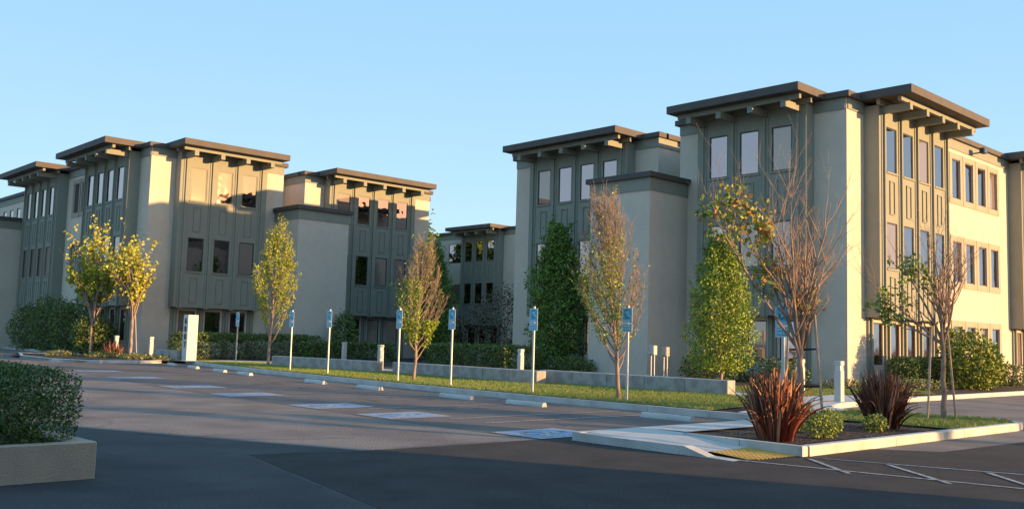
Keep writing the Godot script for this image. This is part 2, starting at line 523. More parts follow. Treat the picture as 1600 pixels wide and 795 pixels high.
func build_offices():
	M.stucco_trim = tmat(colour_tex(Color(0.40, 0.35, 0.275), Color(0.36, 0.32, 0.25), 0.6, 0.05, 61), 0.9, 2.0)
	# right building
	var trim_r = rows([10.9, 12.56, 14.22, 15.88])
	var fr = {"depth": 34.0, "len": 34.0, "runs": trim_r.duplicate(), "trimmed": trim_r, "bays": [[1.9, 4], [19.0, 4]], "friezes": [[0.05, 1.5], [8.95, 18.6], [26.0, 34.0]]}
	var r := office("office_building", "three-storey beige block office building with floodlight on its sunlit side", Vector3(37.8, 0, -19.5), Vector3(0, 0, -1), Vector3(1, 0, 0), fr)
	floodlight(r)
	# left building
	var trim_l = rows([10.25, 11.75])
	var fl = {"depth": 22.4, "len": 22.6, "wing": true, "runs": trim_l.duplicate(), "trimmed": trim_l, "bays": [[1.9, 4], [14.4, 4]], "friezes": [[0.05, 1.5], [8.95, 14.0], [21.5, 22.6]]}
	var l := office("office_building", "three-storey beige office building behind the upright number sign, shadow across its front", Vector3(22.3, 0, -55.1), Vector3(1, 0, 0), Vector3(0, 0, -1), fl)
	solid(l, "core", 1.7, 21.6, 0.0, 12.4, 22.41, 59.9, M.interior)
	# its rear wing, set back, with another stair tower
	var rw = []
	for i in 14: rw.append_array(rows([24.4 + 1.9 * i]))
	wall_run(l, "B", 22.6, 60.0, -1.5, rw)
	solid(l, "wall", 0.002, 1.6, 0.0, 12.44, 22.44, 22.6, M.stucco)
	tower(l, -4.2, -0.05, 21.6, 25.5, 9.7)
	# building closing the court
	var c := thing("office_building", "shaded office building at the back of the court between the two others", "building", Vector3(63.1, 0, -60))
	var cd := {"node": c, "da": Vector3(0, 0, -1), "db": Vector3(1, 0, 0), "key": "court"}
	solid(cd, "core", -24.0, 40.0, 0.0, 12.4, 0.17, 20.0, M.interior)
	var hc = bay(cd, "A", 8.77, 3, 0.0)
	ground_pilasters(cd, "A", 8.77, 3, 0.0)
	for q in [[14.4, 16.9], [2.2, 3.2], [4.0, 5.0], [18.6, 19.6], [20.4, 21.4]]:
		for row in WIN_ROWS: hc.append([q[0], q[1], row[0], row[1]])
		hc.append([q[0], q[1], 1.0, 2.85])
	wall_run(cd, "A", -24.0, 40.0, 0.0, hc, false)
	for e in [[-24.0, 8.4], [14.12, 40.0]]:
		var fz := MB.new()
		fbox(fz, cd, "A", e[0], e[1], 11.95, 12.449, -0.05, 0.05)
		part("frieze", fz.mesh(), M.green, c)
	coping(cd, "A", -24.0, 40.0, 0.0, 12.45)
	# the neighbour behind the photographer, whose shadow lies over the near lane
	var s := thing("office_building", "neighbouring office building across the lane that shades the near pavement", "building", Vector3(16.0, 0, 6.3))
	var sd := {"node": s, "da": Vector3(-1, 0, 0), "db": Vector3(0, 0, 1), "key": "south"}
	solid(sd, "core", 0.17, 60.0, 0.0, 12.4, 0.17, 18.0, M.stucco)
	var hs = []
	var bs = []
	for k in [4.0, 18.0, 32.0, 46.0]:
		bs.append(k)
	for k in bs: hs.append_array(bay(sd, "A", k, 4, 0.0))
	wall_run(sd, "A", 0.0, 60.0, 0.0, hs, false)
	coping(sd, "A", 0.0, 60.0, 0.0, 12.45)
	solid(sd, "wall", 0.0, 0.16, 0.0, 12.44, 0.003, 18.0, M.stucco)

func floodlight(bd):
	var mb := MB.new()
	var p := F(bd, "B", 13.6, 12.1, 0.06)
	mb.tube(p, p + Vector3(0, 0, 0.45), 0.035, 0.035, 8, true)
	var fl := part("floodlight", mb.mesh(), M.dark, bd.node)
	var hd := MB.new()
	var q := p + Vector3(-0.05, 0.05, 0.5)
	hd.cbox(q - Vector3(0.22, 0.12, 0.1), q + Vector3(0.22, 0.16, 0.16), 0.03)
	part("lamp_head", hd.mesh(), M.dark, fl)
	var gl := MB.new()
	gl.box(q + Vector3(-0.18, -0.1, 0.165), q + Vector3(0.18, 0.13, 0.17))
	part("lens", gl.mesh(), M.glass, fl)

# ------------------------------------------------------------------ ground
func kx(z: float) -> float:
	return 18.5 + 0.0032 * pow(max(0.0, -z - 16.0), 2.0) + 0.0006 * pow(max(0.0, z + 16.0), 2.0)

func poly_sheet(pts: PackedVector2Array, y: float) -> ArrayMesh:
	var idx := Geometry2D.triangulate_polygon(pts)
	var mb := MB.new()
	for i in range(0, idx.size(), 3):
		var t = []
		for k in 3: t.append(Vector3(pts[idx[i + k]].x, y, pts[idx[i + k]].y))
		mb.tri(t[0], t[1], t[2], Vector3.UP)
	return mb.mesh()

func kerb_run(node: Node3D, pts: Array, width := 0.15, height := 0.15, seglen := 1.8, gutter := 0.0, side := 1.0):
	# resample the line, then one block per segment with an open joint between
	var cv := Curve3D.new()
	for p in pts: cv.add_point(Vector3(p.x, 0, p.y))
	cv.bake_interval = 0.1
	var total := cv.get_baked_length()
	var nseg := int(max(1, round(total / seglen)))
	for i in nseg:
		var d0 := total * i / nseg + 0.006
		var d1 := total * (i + 1) / nseg - 0.006
		var sub := 3
		var mb := MB.new()
		var gb := MB.new()
		var prev = null
		for k in sub + 1:
			var d: float = lerp(d0, d1, float(k) / sub)
			var p := cv.sample_baked(d)
			var q := cv.sample_baked(min(d + 0.05, total)) - cv.sample_baked(max(d - 0.05, 0.0))
			var t := q.normalized()
			var rt := Vector3(-t.z, 0, t.x) * side
			var ch := 0.022
			var prof = [p + Vector3(0, -0.1, 0), p + Vector3(0, height - ch, 0) , p - rt * ch + Vector3(0, height, 0), p - rt * width + Vector3(0, height, 0), p - rt * width + Vector3(0, -0.1, 0)]
			var gp = [p + rt * 0.001 + Vector3(0, 0.012, 0), p + rt * gutter + Vector3(0, 0.006, 0), p + rt * gutter + Vector3(0, -0.05, 0)]
			if k == 0 or k == sub:
				var fn := -t if k == 0 else t
				for m in range(1, prof.size() - 1): mb.tri(prof[0], prof[m], prof[m + 1], fn)
			if prev:
				for m in prof.size() - 1:
					var nn: Vector3 = [rt, (rt + Vector3.UP).normalized(), Vector3.UP, -rt][m]
					mb.quad(prev[0][m], prev[0][m + 1], prof[m + 1], prof[m], nn)
				if gutter > 0:
					gb.quad(prev[1][0], prev[1][1], gp[1], gp[0], Vector3.UP)
					gb.quad(prev[1][1], prev[1][2], gp[2], gp[1], rt)
			prev = [prof, gp]
		var seg := part("kerb_stone", mb.mesh(), M.concrete, node)
		if gutter > 0: part("gutter_slab", gb.mesh(), M.concrete, node)

func wheelchair(mb: MB, put: Callable, thick: float):
	# strokes in a unit square (x right, y up); put maps (x, y) to space
	var stroke = func(pts, w):
		for i in pts.size() - 1:
			var a: Vector2 = pts[i]
			var b: Vector2 = pts[i + 1]
			var d: Vector2 = (b - a).normalized() * w * 0.5
			var nn := Vector2(-d.y, d.x)
			var q0: Vector3 = put.call(a - d * 0.6 + nn)
			var q1: Vector3 = put.call(b + d * 0.6 + nn)
			var q2: Vector3 = put.call(b + d * 0.6 - nn)
			var q3: Vector3 = put.call(a - d * 0.6 - nn)
			mb.quad(q0, q1, q2, q3, put.call(null))
	var circ = func(c: Vector2, r: float, a0: float, a1: float, k: int):
		var out = []
		for i in k + 1:
			var t := lerpf(a0, a1, float(i) / k)
			out.append(c + Vector2(cos(t), sin(t)) * r)
		return out
	var hd = circ.call(Vector2(0.42, 0.86), 0.045, 0, TAU, 8)
	stroke.call(hd, 0.11)
	stroke.call([Vector2(0.43, 0.74), Vector2(0.46, 0.44), Vector2(0.66, 0.43), Vector2(0.78, 0.18), Vector2(0.88, 0.21)], 0.12)
	stroke.call([Vector2(0.45, 0.62), Vector2(0.64, 0.61)], 0.10)
	stroke.call(circ.call(Vector2(0.46, 0.32), 0.23, deg_to_rad(115), deg_to_rad(340), 14), 0.10)

func build_ground():
	var g := MB.new()
	g.quad(Vector3(-400, 0, -600), Vector3(600, 0, -600), Vector3(600, 0, 400), Vector3(-400, 0, 400), Vector3.UP)
	var lot := struct_node("parking_lot", g.mesh(), M.asphalt)
	# newer lane asphalt towards the photographer, and the resealed stalls
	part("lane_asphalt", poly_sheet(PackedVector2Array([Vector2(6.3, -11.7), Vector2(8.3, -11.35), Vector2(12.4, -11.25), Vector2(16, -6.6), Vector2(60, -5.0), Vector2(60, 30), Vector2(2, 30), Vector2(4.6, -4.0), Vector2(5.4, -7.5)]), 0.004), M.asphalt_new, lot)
	part("painted_shade", poly_sheet(PackedVector2Array([Vector2(6.28, -11.72), Vector2(7.9, -11.48), Vector2(6.75, -14.0), Vector2(4.9, -18.2), Vector2(-10, -24), Vector2(-60, -24), Vector2(-60, 30), Vector2(1.98, 30), Vector2(4.58, -4.0), Vector2(5.38, -7.5)]), 0.0038), M.asphalt_shade_tone, lot)  # shade put into the colour: darker sheet edged along the neighbour's cast shadow
	var sp := PackedVector2Array()
	for i in 10:
		var z := -11.3 - i * 4.0
		sp.append(Vector2(kx(z) - 0.6, z))
	for i in 10:
		var z := -47.3 + i * 4.0
		sp.append(Vector2(kx(z) - 7.2 + 0.12 * sin(i * 2.1), z))
	part("stall_asphalt", poly_sheet(sp, 0.0035), M.asphalt_seal, lot)
	# cracks and seams filled with tar
	var cr := MB.new()
	for s in [[Vector2(6.3, -11.7), Vector2(8.3, -11.35), Vector2(10.6, -11.4)], [Vector2(4.2, -22.0), Vector2(7.0, -20.2), Vector2(9.6, -19.0), Vector2(10.8, -17.6)], [Vector2(6.0, -14.4), Vector2(7.6, -13.2), Vector2(8.8, -12.9)]]:
		for i in s.size() - 1:
			var a: Vector2 = s[i]
			var b: Vector2 = s[i + 1]
			var nseg := 8
			for k in nseg:
				var p := a.lerp(b, float(k) / nseg) + Vector2(sin(k * 2.3 + a.x) * 0.03, cos(k * 1.7) * 0.03) * (0.0 if k == 0 else 1.0)
				var q := a.lerp(b, float(k + 1) / nseg) + Vector2(sin((k + 1) * 2.3 + a.x) * 0.03, cos((k + 1) * 1.7) * 0.03) * (0.0 if k == nseg - 1 else 1.0)
				var d := (q - p).normalized()
				var nn := Vector2(-d.y, d.x) * 0.012
				cr.quad(Vector3(p.x + nn.x, 0.009, p.y + nn.y), Vector3(q.x + nn.x, 0.009, q.y + nn.y), Vector3(q.x - nn.x, 0.009, q.y - nn.y), Vector3(p.x - nn.x, 0.009, p.y - nn.y), Vector3.UP)
	part("tar_seam", cr.mesh(), M.dark, lot)
	# hairline cracks wandering over the old surface
	var crk := MB.new()
	for i in 16:
		var p := Vector2(rng.randf_range(3, 16.5), rng.randf_range(-40, -12.2))
		var ang := rng.randf() * TAU
		for k in 26:
			ang += rng.randf_range(-0.5, 0.5)
			var q := p + Vector2(cos(ang), sin(ang)) * 0.16
			var nn := Vector2(-sin(ang), cos(ang)) * rng.randf_range(0.003, 0.008)
			crk.quad(Vector3(p.x + nn.x, 0.0075, p.y + nn.y), Vector3(q.x + nn.x, 0.0075, q.y + nn.y), Vector3(q.x - nn.x, 0.0075, q.y - nn.y), Vector3(p.x - nn.x, 0.0075, p.y - nn.y), Vector3.UP)
			p = q
	part("cracks", crk.mesh(), M.dark, lot).set_meta("kind", "stuff")
	# oil drips left by parked cars
	var oil := MB.new()
	for z in [-14.4, -17.3, -20.4, -25.4, -28.2, -34.0, -38.0]:
		for j in 5:
			var c := Vector3(kx(z) - rng.randf_range(2.6, 4.4), 0.0085 + j * 0.0001, z + rng.randf_range(-0.5, 0.5))
			var r := rng.randf_range(0.05, 0.22)
			var ph := rng.randf() * 9.0
			for k in 12:
				var t0 := TAU * k / 12
				var t1 := TAU * (k + 1) / 12
				var r0 := r * (1.0 + 0.3 * sin(t0 * 3.0 + ph) + 0.2 * sin(t0 * 5.0 + ph))
				var r1 := r * (1.0 + 0.3 * sin(t1 * 3.0 + ph) + 0.2 * sin(t1 * 5.0 + ph))
				oil.tri(c, c + Vector3(cos(t0), 0, sin(t0)) * r0, c + Vector3(cos(t1), 0, sin(t1)) * r1, Vector3.UP)
	part("oil_stains", oil.mesh(), M.stain, lot).set_meta("kind", "stuff")
	# painted squares with the wheelchair symbol
	for z in [-11.9, -16.1, -18.9, -23.2, -26.9, -32.4, -37.6]:
		var x := kx(z) - 6.35
		var sq := MB.new()
		sq.quad(Vector3(x - 0.78, 0.0115, z - 0.62), Vector3(x + 0.78, 0.0115, z - 0.62), Vector3(x + 0.78, 0.0115, z + 0.62), Vector3(x - 0.78, 0.0115, z + 0.62), Vector3.UP)
		var o := part("painted_square", sq.mesh(), M.white_paint, lot)
		var bl := MB.new()
		bl.quad(Vector3(x - 0.68, 0.0155, z - 0.52), Vector3(x + 0.68, 0.0155, z - 0.52), Vector3(x + 0.68, 0.0155, z + 0.52), Vector3(x - 0.68, 0.0155, z + 0.52), Vector3.UP)
		part("blue_field", bl.mesh(), M.blue_paint, o)
		var sy := MB.new()
		var put = func(p):
			if p == null: return Vector3.UP
			return Vector3(x - 0.6 + p.y * 1.2, 0.0195, z - 0.5 + p.x * 1.0)
		wheelchair(sy, put, 0.0)
		part("wheelchair_symbol", sy.mesh(), M.white_paint, o)
	# stall lines
	for z in [-13.95, -15.0, -17.9, -21.4, -22.1, -25.0, -30.0, -34.8, -39.6]:
		var ln := MB.new()
		ln.quad(Vector3(kx(z) - 6.0, 0.0115, z - 0.05), Vector3(kx(z) - 0.75, 0.0115, z - 0.05), Vector3(kx(z) - 0.75, 0.0115, z + 0.05), Vector3(kx(z) - 6.0, 0.0115, z + 0.05), Vector3.UP)
		part("stall_line", ln.mesh(), M.line_paint, lot)
	# hatching beside the island
	for s in [[Vector2(11.85, -7.85), Vector2(12.95, -2.3)], [Vector2(13.2, -7.2), Vector2(14.9, -2.2)], [Vector2(12.98, -7.3), Vector2(11.95, -6.15)], [Vector2(13.38, -6.3), Vector2(12.2, -4.95)], [Vector2(13.8, -5.1), Vector2(12.5, -3.9)]]:
		var d: Vector2 = (s[1] - s[0]).normalized()
		var nn := Vector2(-d.y, d.x) * 0.036
		var ln := MB.new()
		ln.quad(Vector3(s[0].x + nn.x, 0.0115, s[0].y + nn.y), Vector3(s[1].x + nn.x, 0.0115, s[1].y + nn.y), Vector3(s[1].x - nn.x, 0.0115, s[1].y - nn.y), Vector3(s[0].x - nn.x, 0.0115, s[0].y - nn.y), Vector3.UP)
		part("hatch_line", ln.mesh(), M.line_paint, lot)

	# raised land: outline is the kerb face
	var k1 = []
	for i in 37: k1.append(Vector2(kx(-47.0 + i), -47.0 + i))   # far -> near, ends z = -11
	var land := PackedVector2Array()
	for i in range(0, 37, 4): land.append(k1[i] + Vector2(0.1, 0))
	for p in [Vector2(22.4, -11.6), Vector2(23.4, -12.6), Vector2(25.2, -13.2), Vector2(30, -13.75), Vector2(70, -14.9), Vector2(70, -60)]: land.append(p)
	struct_node("planting_ground", poly_sheet(PackedVector2Array([Vector2(18.6, -11.0), Vector2(13.6, -10.7), Vector2(13.4, -7.55), Vector2(22.2, -7.55), Vector2(22.85, -7.8), Vector2(23.1, -8.4), Vector2(22.9, -9.8), Vector2(22.4, -11.6)]), 0.115), M.soil)
	struct_node("planting_ground", poly_sheet(PackedVector2Array([Vector2(21.66, -47.0), Vector2(70, -60), Vector2(70, -110), Vector2(21.2, -110), Vector2(20.6, -66), Vector2(20.2, -60), Vector2(19.7, -57.2), Vector2(20.5, -50)]), 0.115), M.soil)
	struct_node("planting_ground", poly_sheet(PackedVector2Array([Vector2(21.66, -47.0), Vector2(20.5, -50), Vector2(19.7, -57.2), Vector2(17.2, -60), Vector2(15.55, -56), Vector2(15.4, -49.5), Vector2(16.2, -46.6), Vector2(19.6, -46.4)]), 0.115), M.soil)
	struct_node("planting_ground", poly_sheet(land, 0.115), M.soil)
	var kn := struct_node("kerb")
	kerb_run(kn, k1, 0.15, 0.15, 1.8, 0.62, -1.0)
	kerb_run(kn, [Vector2(13.35, -9.75), Vector2(13.3, -7.5)], 0.15, 0.16, 1.2, 0.0, -1.0)
	kerb_run(kn, [Vector2(13.31, -7.48), Vector2(17.5, -7.5), Vector2(22.1, -7.5)], 0.15, 0.16, 3.0, 0.0, 1.0)
	kerb_run(kn, [Vector2(22.11, -7.5), Vector2(22.6, -7.58), Vector2(22.98, -7.9), Vector2(23.12, -8.4), Vector2(22.95, -9.8), Vector2(22.5, -11.5)], 0.15, 0.15, 1.5, 0.0, 1.0)
	kerb_run(kn, [Vector2(22.5, -11.52), Vector2(22.7, -12.0), Vector2(23.4, -12.55), Vector2(25.2, -13.15), Vector2(30, -13.7), Vector2(69, -14.85)], 0.15, 0.15, 2.4, 0.0, 1.0)
	kerb_run(kn, [Vector2(20.2, -47.05), Vector2(19.5, -46.35), Vector2(16.4, -46.5), Vector2(15.5, -49.0), Vector2(15.6, -54.0), Vector2(17.2, -59.9)], 0.15, 0.15, 1.8, 0.0, -1.0)
	kerb_run(kn, [Vector2(17.3, -60.0), Vector2(19.6, -57.0), Vector2(20.2, -60), Vector2(20.6, -66), Vector2(21.2, -100)], 0.15, 0.15, 2.4, 0.0, -1.0)
	# concrete walks
	struct_node("sidewalk", poly_sheet(PackedVector2Array([Vector2(13.5, -9.9), Vector2(16.6, -9.95), Vector2(18.8, -10.75), Vector2(22.3, -11.35), Vector2(22.55, -11.9), Vector2(23.5, -12.72), Vector2(25.2, -13.32), Vector2(29.8, -13.9), Vector2(29.6, -15.6), Vector2(25.2, -15.2), Vector2(22.4, -13.4), Vector2(18.68, -12.3), Vector2(18.68, -11.02), Vector2(13.5, -10.71)]), 0.151), M.concrete)
	struct_node("sidewalk", poly_sheet(PackedVector2Array([Vector2(25.2, -15.1), Vector2(26.8, -15.1), Vector2(26.4, -30), Vector2(25.8, -46), Vector2(24.0, -47.5), Vector2(20.8, -46.6), Vector2(20.8, -45.3), Vector2(24.2, -44.5), Vector2(24.6, -30)]), 0.153), M.concrete)
	# kerb ramp: landing that slopes to a yellow strip, and its tapered side kerb
	var ld := MB.new()
	var zs = [[-10.72, 0.149], [-9.6, 0.13], [-8.75, 0.06], [-8.45, 0.045]]
	for i in zs.size() - 1:
		ld.quad(Vector3(11.9, zs[i][1], zs[i][0]), Vector3(13.52, zs[i][1], zs[i][0]), Vector3(13.52, zs[i + 1][1], zs[i + 1][0]), Vector3(11.9, zs[i + 1][1], zs[i + 1][0]), Vector3.UP)
	ld.box(Vector3(11.72, -0.05, -10.9), Vector3(18.45, 0.147, -10.722))
	var ldn := struct_node("ramp_landing", ld.mesh(), M.concrete)
	var ye := MB.new()
	ye.quad(Vector3(12.12, 0.048, -8.45), Vector3(13.28, 0.05, -8.45), Vector3(13.2, 0.014, -7.56), Vector3(12.02, 0.012, -7.72), Vector3(0, 1, 0))
	part("yellow_strip", ye.mesh(), M.yellow, ldn)
	var dm := MB.new()
	for i in 11:
		for j in 9:
			var p := Vector3(12.16 + i * 0.105, lerpf(0.046, 0.013, j / 8.0), -8.4 + j * 0.095)
			for k in 6:
				var t0 := TAU * k / 6
				var t1 := TAU * (k + 1) / 6
				var a := p + Vector3(cos(t0), 0, sin(t0)) * 0.026
				var b := p + Vector3(cos(t1), 0, sin(t1)) * 0.026
				var a2 := p + Vector3(cos(t0) * 0.014, 0.005, sin(t0) * 0.014)
				var b2 := p + Vector3(cos(t1) * 0.014, 0.005, sin(t1) * 0.014)
				dm.quad(a, b, b2, a2, Vector3(cos(t0), 1, sin(t0)).normalized())
				dm.tri(p + Vector3(0, 0.005, 0), a2, b2, Vector3.UP)
	var domes := part("raised_domes", dm.mesh(), M.yellow, ldn)
	domes.set_meta("kind", "stuff")
	var sk := MB.new()
	var pr = [[-10.72, 0.14], [-9.95, 0.135], [-8.62, 0.135], [-8.2, 0.02], [-7.75, 0.008]]
	for i in pr.size() - 1:
		var z0: float = pr[i][0]
		var z1: float = pr[i + 1][0]
		var h0: float = pr[i][1]
		var h1: float = pr[i + 1][1]
		sk.quad(Vector3(11.7, -0.05, z0), Vector3(11.7, h0, z0), Vector3(11.7, h1, z1), Vector3(11.7, -0.05, z1), Vector3.LEFT)
		sk.quad(Vector3(11.7, h0, z0), Vector3(11.9, h0 + 0.003, z0), Vector3(11.9, h1 + 0.003, z1), Vector3(11.7, h1, z1), Vector3(0, z1 - z0, h0 - h1).normalized())
		sk.quad(Vector3(11.9, -0.05, z0), Vector3(11.9, h0 + 0.003, z0), Vector3(11.9, h1 + 0.003, z1), Vector3(11.9, -0.05, z1), Vector3.RIGHT)
	part("side_kerb", sk.mesh(), M.concrete, ldn)
	# lawns
	var lawn1 := PackedVector2Array()
	for i in 34: lawn1.append(Vector2(kx(-46.0 + i) + 0.152, -46.0 + i))
	for p in [Vector2(22.2, -13.7), Vector2(24.9, -15.4), Vector2(24.3, -30.0), Vector2(23.9, -44.3), Vector2(22.2, -45.5)]: lawn1.append(p)
	struct_node("lawn", poly_sheet(lawn1, 0.148), M.lawn)
	var lawn2 := PackedVector2Array([Vector2(19.2, -7.66), Vector2(22.1, -7.66), Vector2(22.7, -7.9), Vector2(22.95, -8.4), Vector2(22.75, -9.8), Vector2(22.3, -11.4), Vector2(18.8, -10.9), Vector2(19.0, -9.6)])
	struct_node("lawn", poly_sheet(lawn2, 0.148), M.lawn)
	var lawn3 := PackedVector2Array([Vector2(26.9, -15.5), Vector2(29.7, -15.7), Vector2(34.0, -14.3), Vector2(36, -15.4), Vector2(35.5, -17.6), Vector2(32, -20), Vector2(26.8, -20)])
	struct_node("lawn", poly_sheet(lawn3, 0.148), M.lawn)
	grass([lawn1, lawn2, lawn3])
	mulch()

func grass(polys: Array):
	var b := MB.new()
	b.use_c = true
	for i in 7:
		var a := rng.randf() * TAU
		var r := rng.randf() * 0.05
		var p := Vector3(cos(a) * r, 0, sin(a) * r)
		var h := rng.randf_range(0.035, 0.075)
		var w := Vector3(cos(a + 1.3), 0, sin(a + 1.3)) * 0.005
		var tip := p + Vector3(cos(a * 3.1) * 0.02, h, sin(a * 3.1) * 0.02)
		b.tri(p - w, p + w, tip, Vector3(cos(a), 0.5, sin(a)).normalized(), Color(1, 1, 1))
	var mat := StandardMaterial3D.new()
	mat.vertex_color_use_as_albedo = true
	mat.roughness = 0.7
	mat.cull_mode = BaseMaterial3D.CULL_DISABLED
	var ms: Mesh = b.mesh()
	var xf = []
	var cols = []
	var nz := FastNoiseLite.new()
	nz.seed = 5
	nz.frequency = 0.35
	for p in polys:
		var lo := Vector2(1e9, 1e9)
		var hi := Vector2(-1e9, -1e9)
		for q in p:
			lo = lo.min(q); hi = hi.max(q)
		var cnt := int((hi.x - lo.x) * (hi.y - lo.y) * 230)
		for i in cnt:
			var q := Vector2(rng.randf_range(lo.x, hi.x), rng.randf_range(lo.y, hi.y))
			if Geometry2D.is_point_in_polygon(q, p):
				xf.append(Transform3D(Basis(Vector3.UP, rng.randf() * TAU).scaled(Vector3.ONE * rng.randf_range(0.7, 1.3)), Vector3(q.x, 0.147, q.y)))
				var k := 0.5 + 0.5 * nz.get_noise_2d(q.x, q.y) + rng.randf_range(-0.2, 0.2)
				cols.append(Color(0.19, 0.31, 0.06).lerp(Color(0.36, 0.38, 0.11), clamp(k, 0, 1)))
	var mm := MultiMesh.new()
	mm.transform_format = MultiMesh.TRANSFORM_3D
	mm.use_colors = true
	mm.mesh = ms
	mm.instance_count = xf.size()
	for i in xf.size():
		mm.set_instance_transform(i, xf[i])
		mm.set_instance_color(i, cols[i])
	var o := MultiMeshInstance3D.new()
	o.name = "grass"
	o.multimesh = mm
	o.material_override = mat
	o.set_meta("kind", "stuff")
	o.set_meta("label", "short mown grass of the lawn strips along the kerb")
	o.set_meta("category", "grass")
	add_child(o)

func mulch():
	var mb := cmb()
	for i in 5200:
		var p := Vector3(rng.randf_range(13.5, 19.1), 0.118, rng.randf_range(-9.6, -7.66))
		var a := rng.randf() * TAU
		var d := Vector3(cos(a), rng.randf_range(-0.1, 0.25), sin(a)) * rng.randf_range(0.02, 0.06)
		var s := Vector3(-sin(a), rng.randf_range(-0.3, 0.3), cos(a)) * rng.randf_range(0.01, 0.025)
		var k := rng.randf_range(0.6, 1.5)
		mb.leaf(p + Vector3(0, rng.randf() * 0.02, 0), d, s, Color(0.13 * k, 0.088 * k, 0.062 * k))
	var o := struct_node("wood_mulch", mb.mesh(), M.plain_leaf)
	o.set_meta("kind", "stuff")
	o.set_meta("label", "brown wood chip mulch in the island bed")
	o.set_meta("category", "mulch")

# ------------------------------------------------------------------ plants
func rdir() -> Vector3:
	return Vector3(rng.randfn(), rng.randfn(), rng.randfn()).normalized()

func leaf_at(mb: MB, p: Vector3, size: float, col: Color, aspect := 0.6):
	var d := rdir()
	d.y -= 0.15
	var s := d.cross(rdir()).normalized() * size * aspect
	mb.leaf(p, d.normalized() * size, s, col)

# grows a limb; tips collects [point, direction]
func limb(mb: MB, p: Vector3, dir: Vector3, length: float, rad: float, level: int, q: Dictionary, tips: Array):
	var segs := 5
	var d := dir.normalized()
	var pts = [p]
	var step := length / segs
	for i in segs:
		d = (d + rdir() * q.wobble + Vector3(0, q.up, 0)).normalized()
		p += d * step
		pts.append(p)
		if level >= q.leaf_level:
			tips.append([p, d])
	for i in segs:
		var r0: float = rad * (1.0 - 0.8 * i / segs)
		var r1: float = rad * (1.0 - 0.8 * (i + 1) / segs)
		mb.tube(pts[i], pts[i + 1], max(r0, 0.0025), max(r1, 0.002), 6 if level == 0 else (5 if level == 1 else 3))
	if level >= q.levels: return
	var kids: int = q.kids[level]
	for k in kids:
		var f: float = rng.randf_range(q.first, 1.0)
		var ii := int(f * segs)
		var pp: Vector3 = pts[min(ii, segs - 1)].lerp(pts[min(ii + 1, segs)], f * segs - ii)
		var side := d.cross(rdir()).normalized()
		var nd: Vector3 = (d * (1.0 - q.spread) + side * q.spread).normalized()
		limb(mb, pp, nd, length * q.shrink * rng.randf_range(0.7, 1.15), max(rad * (1.0 - 0.75 * f) * 0.7, 0.003), level + 1, q, tips)

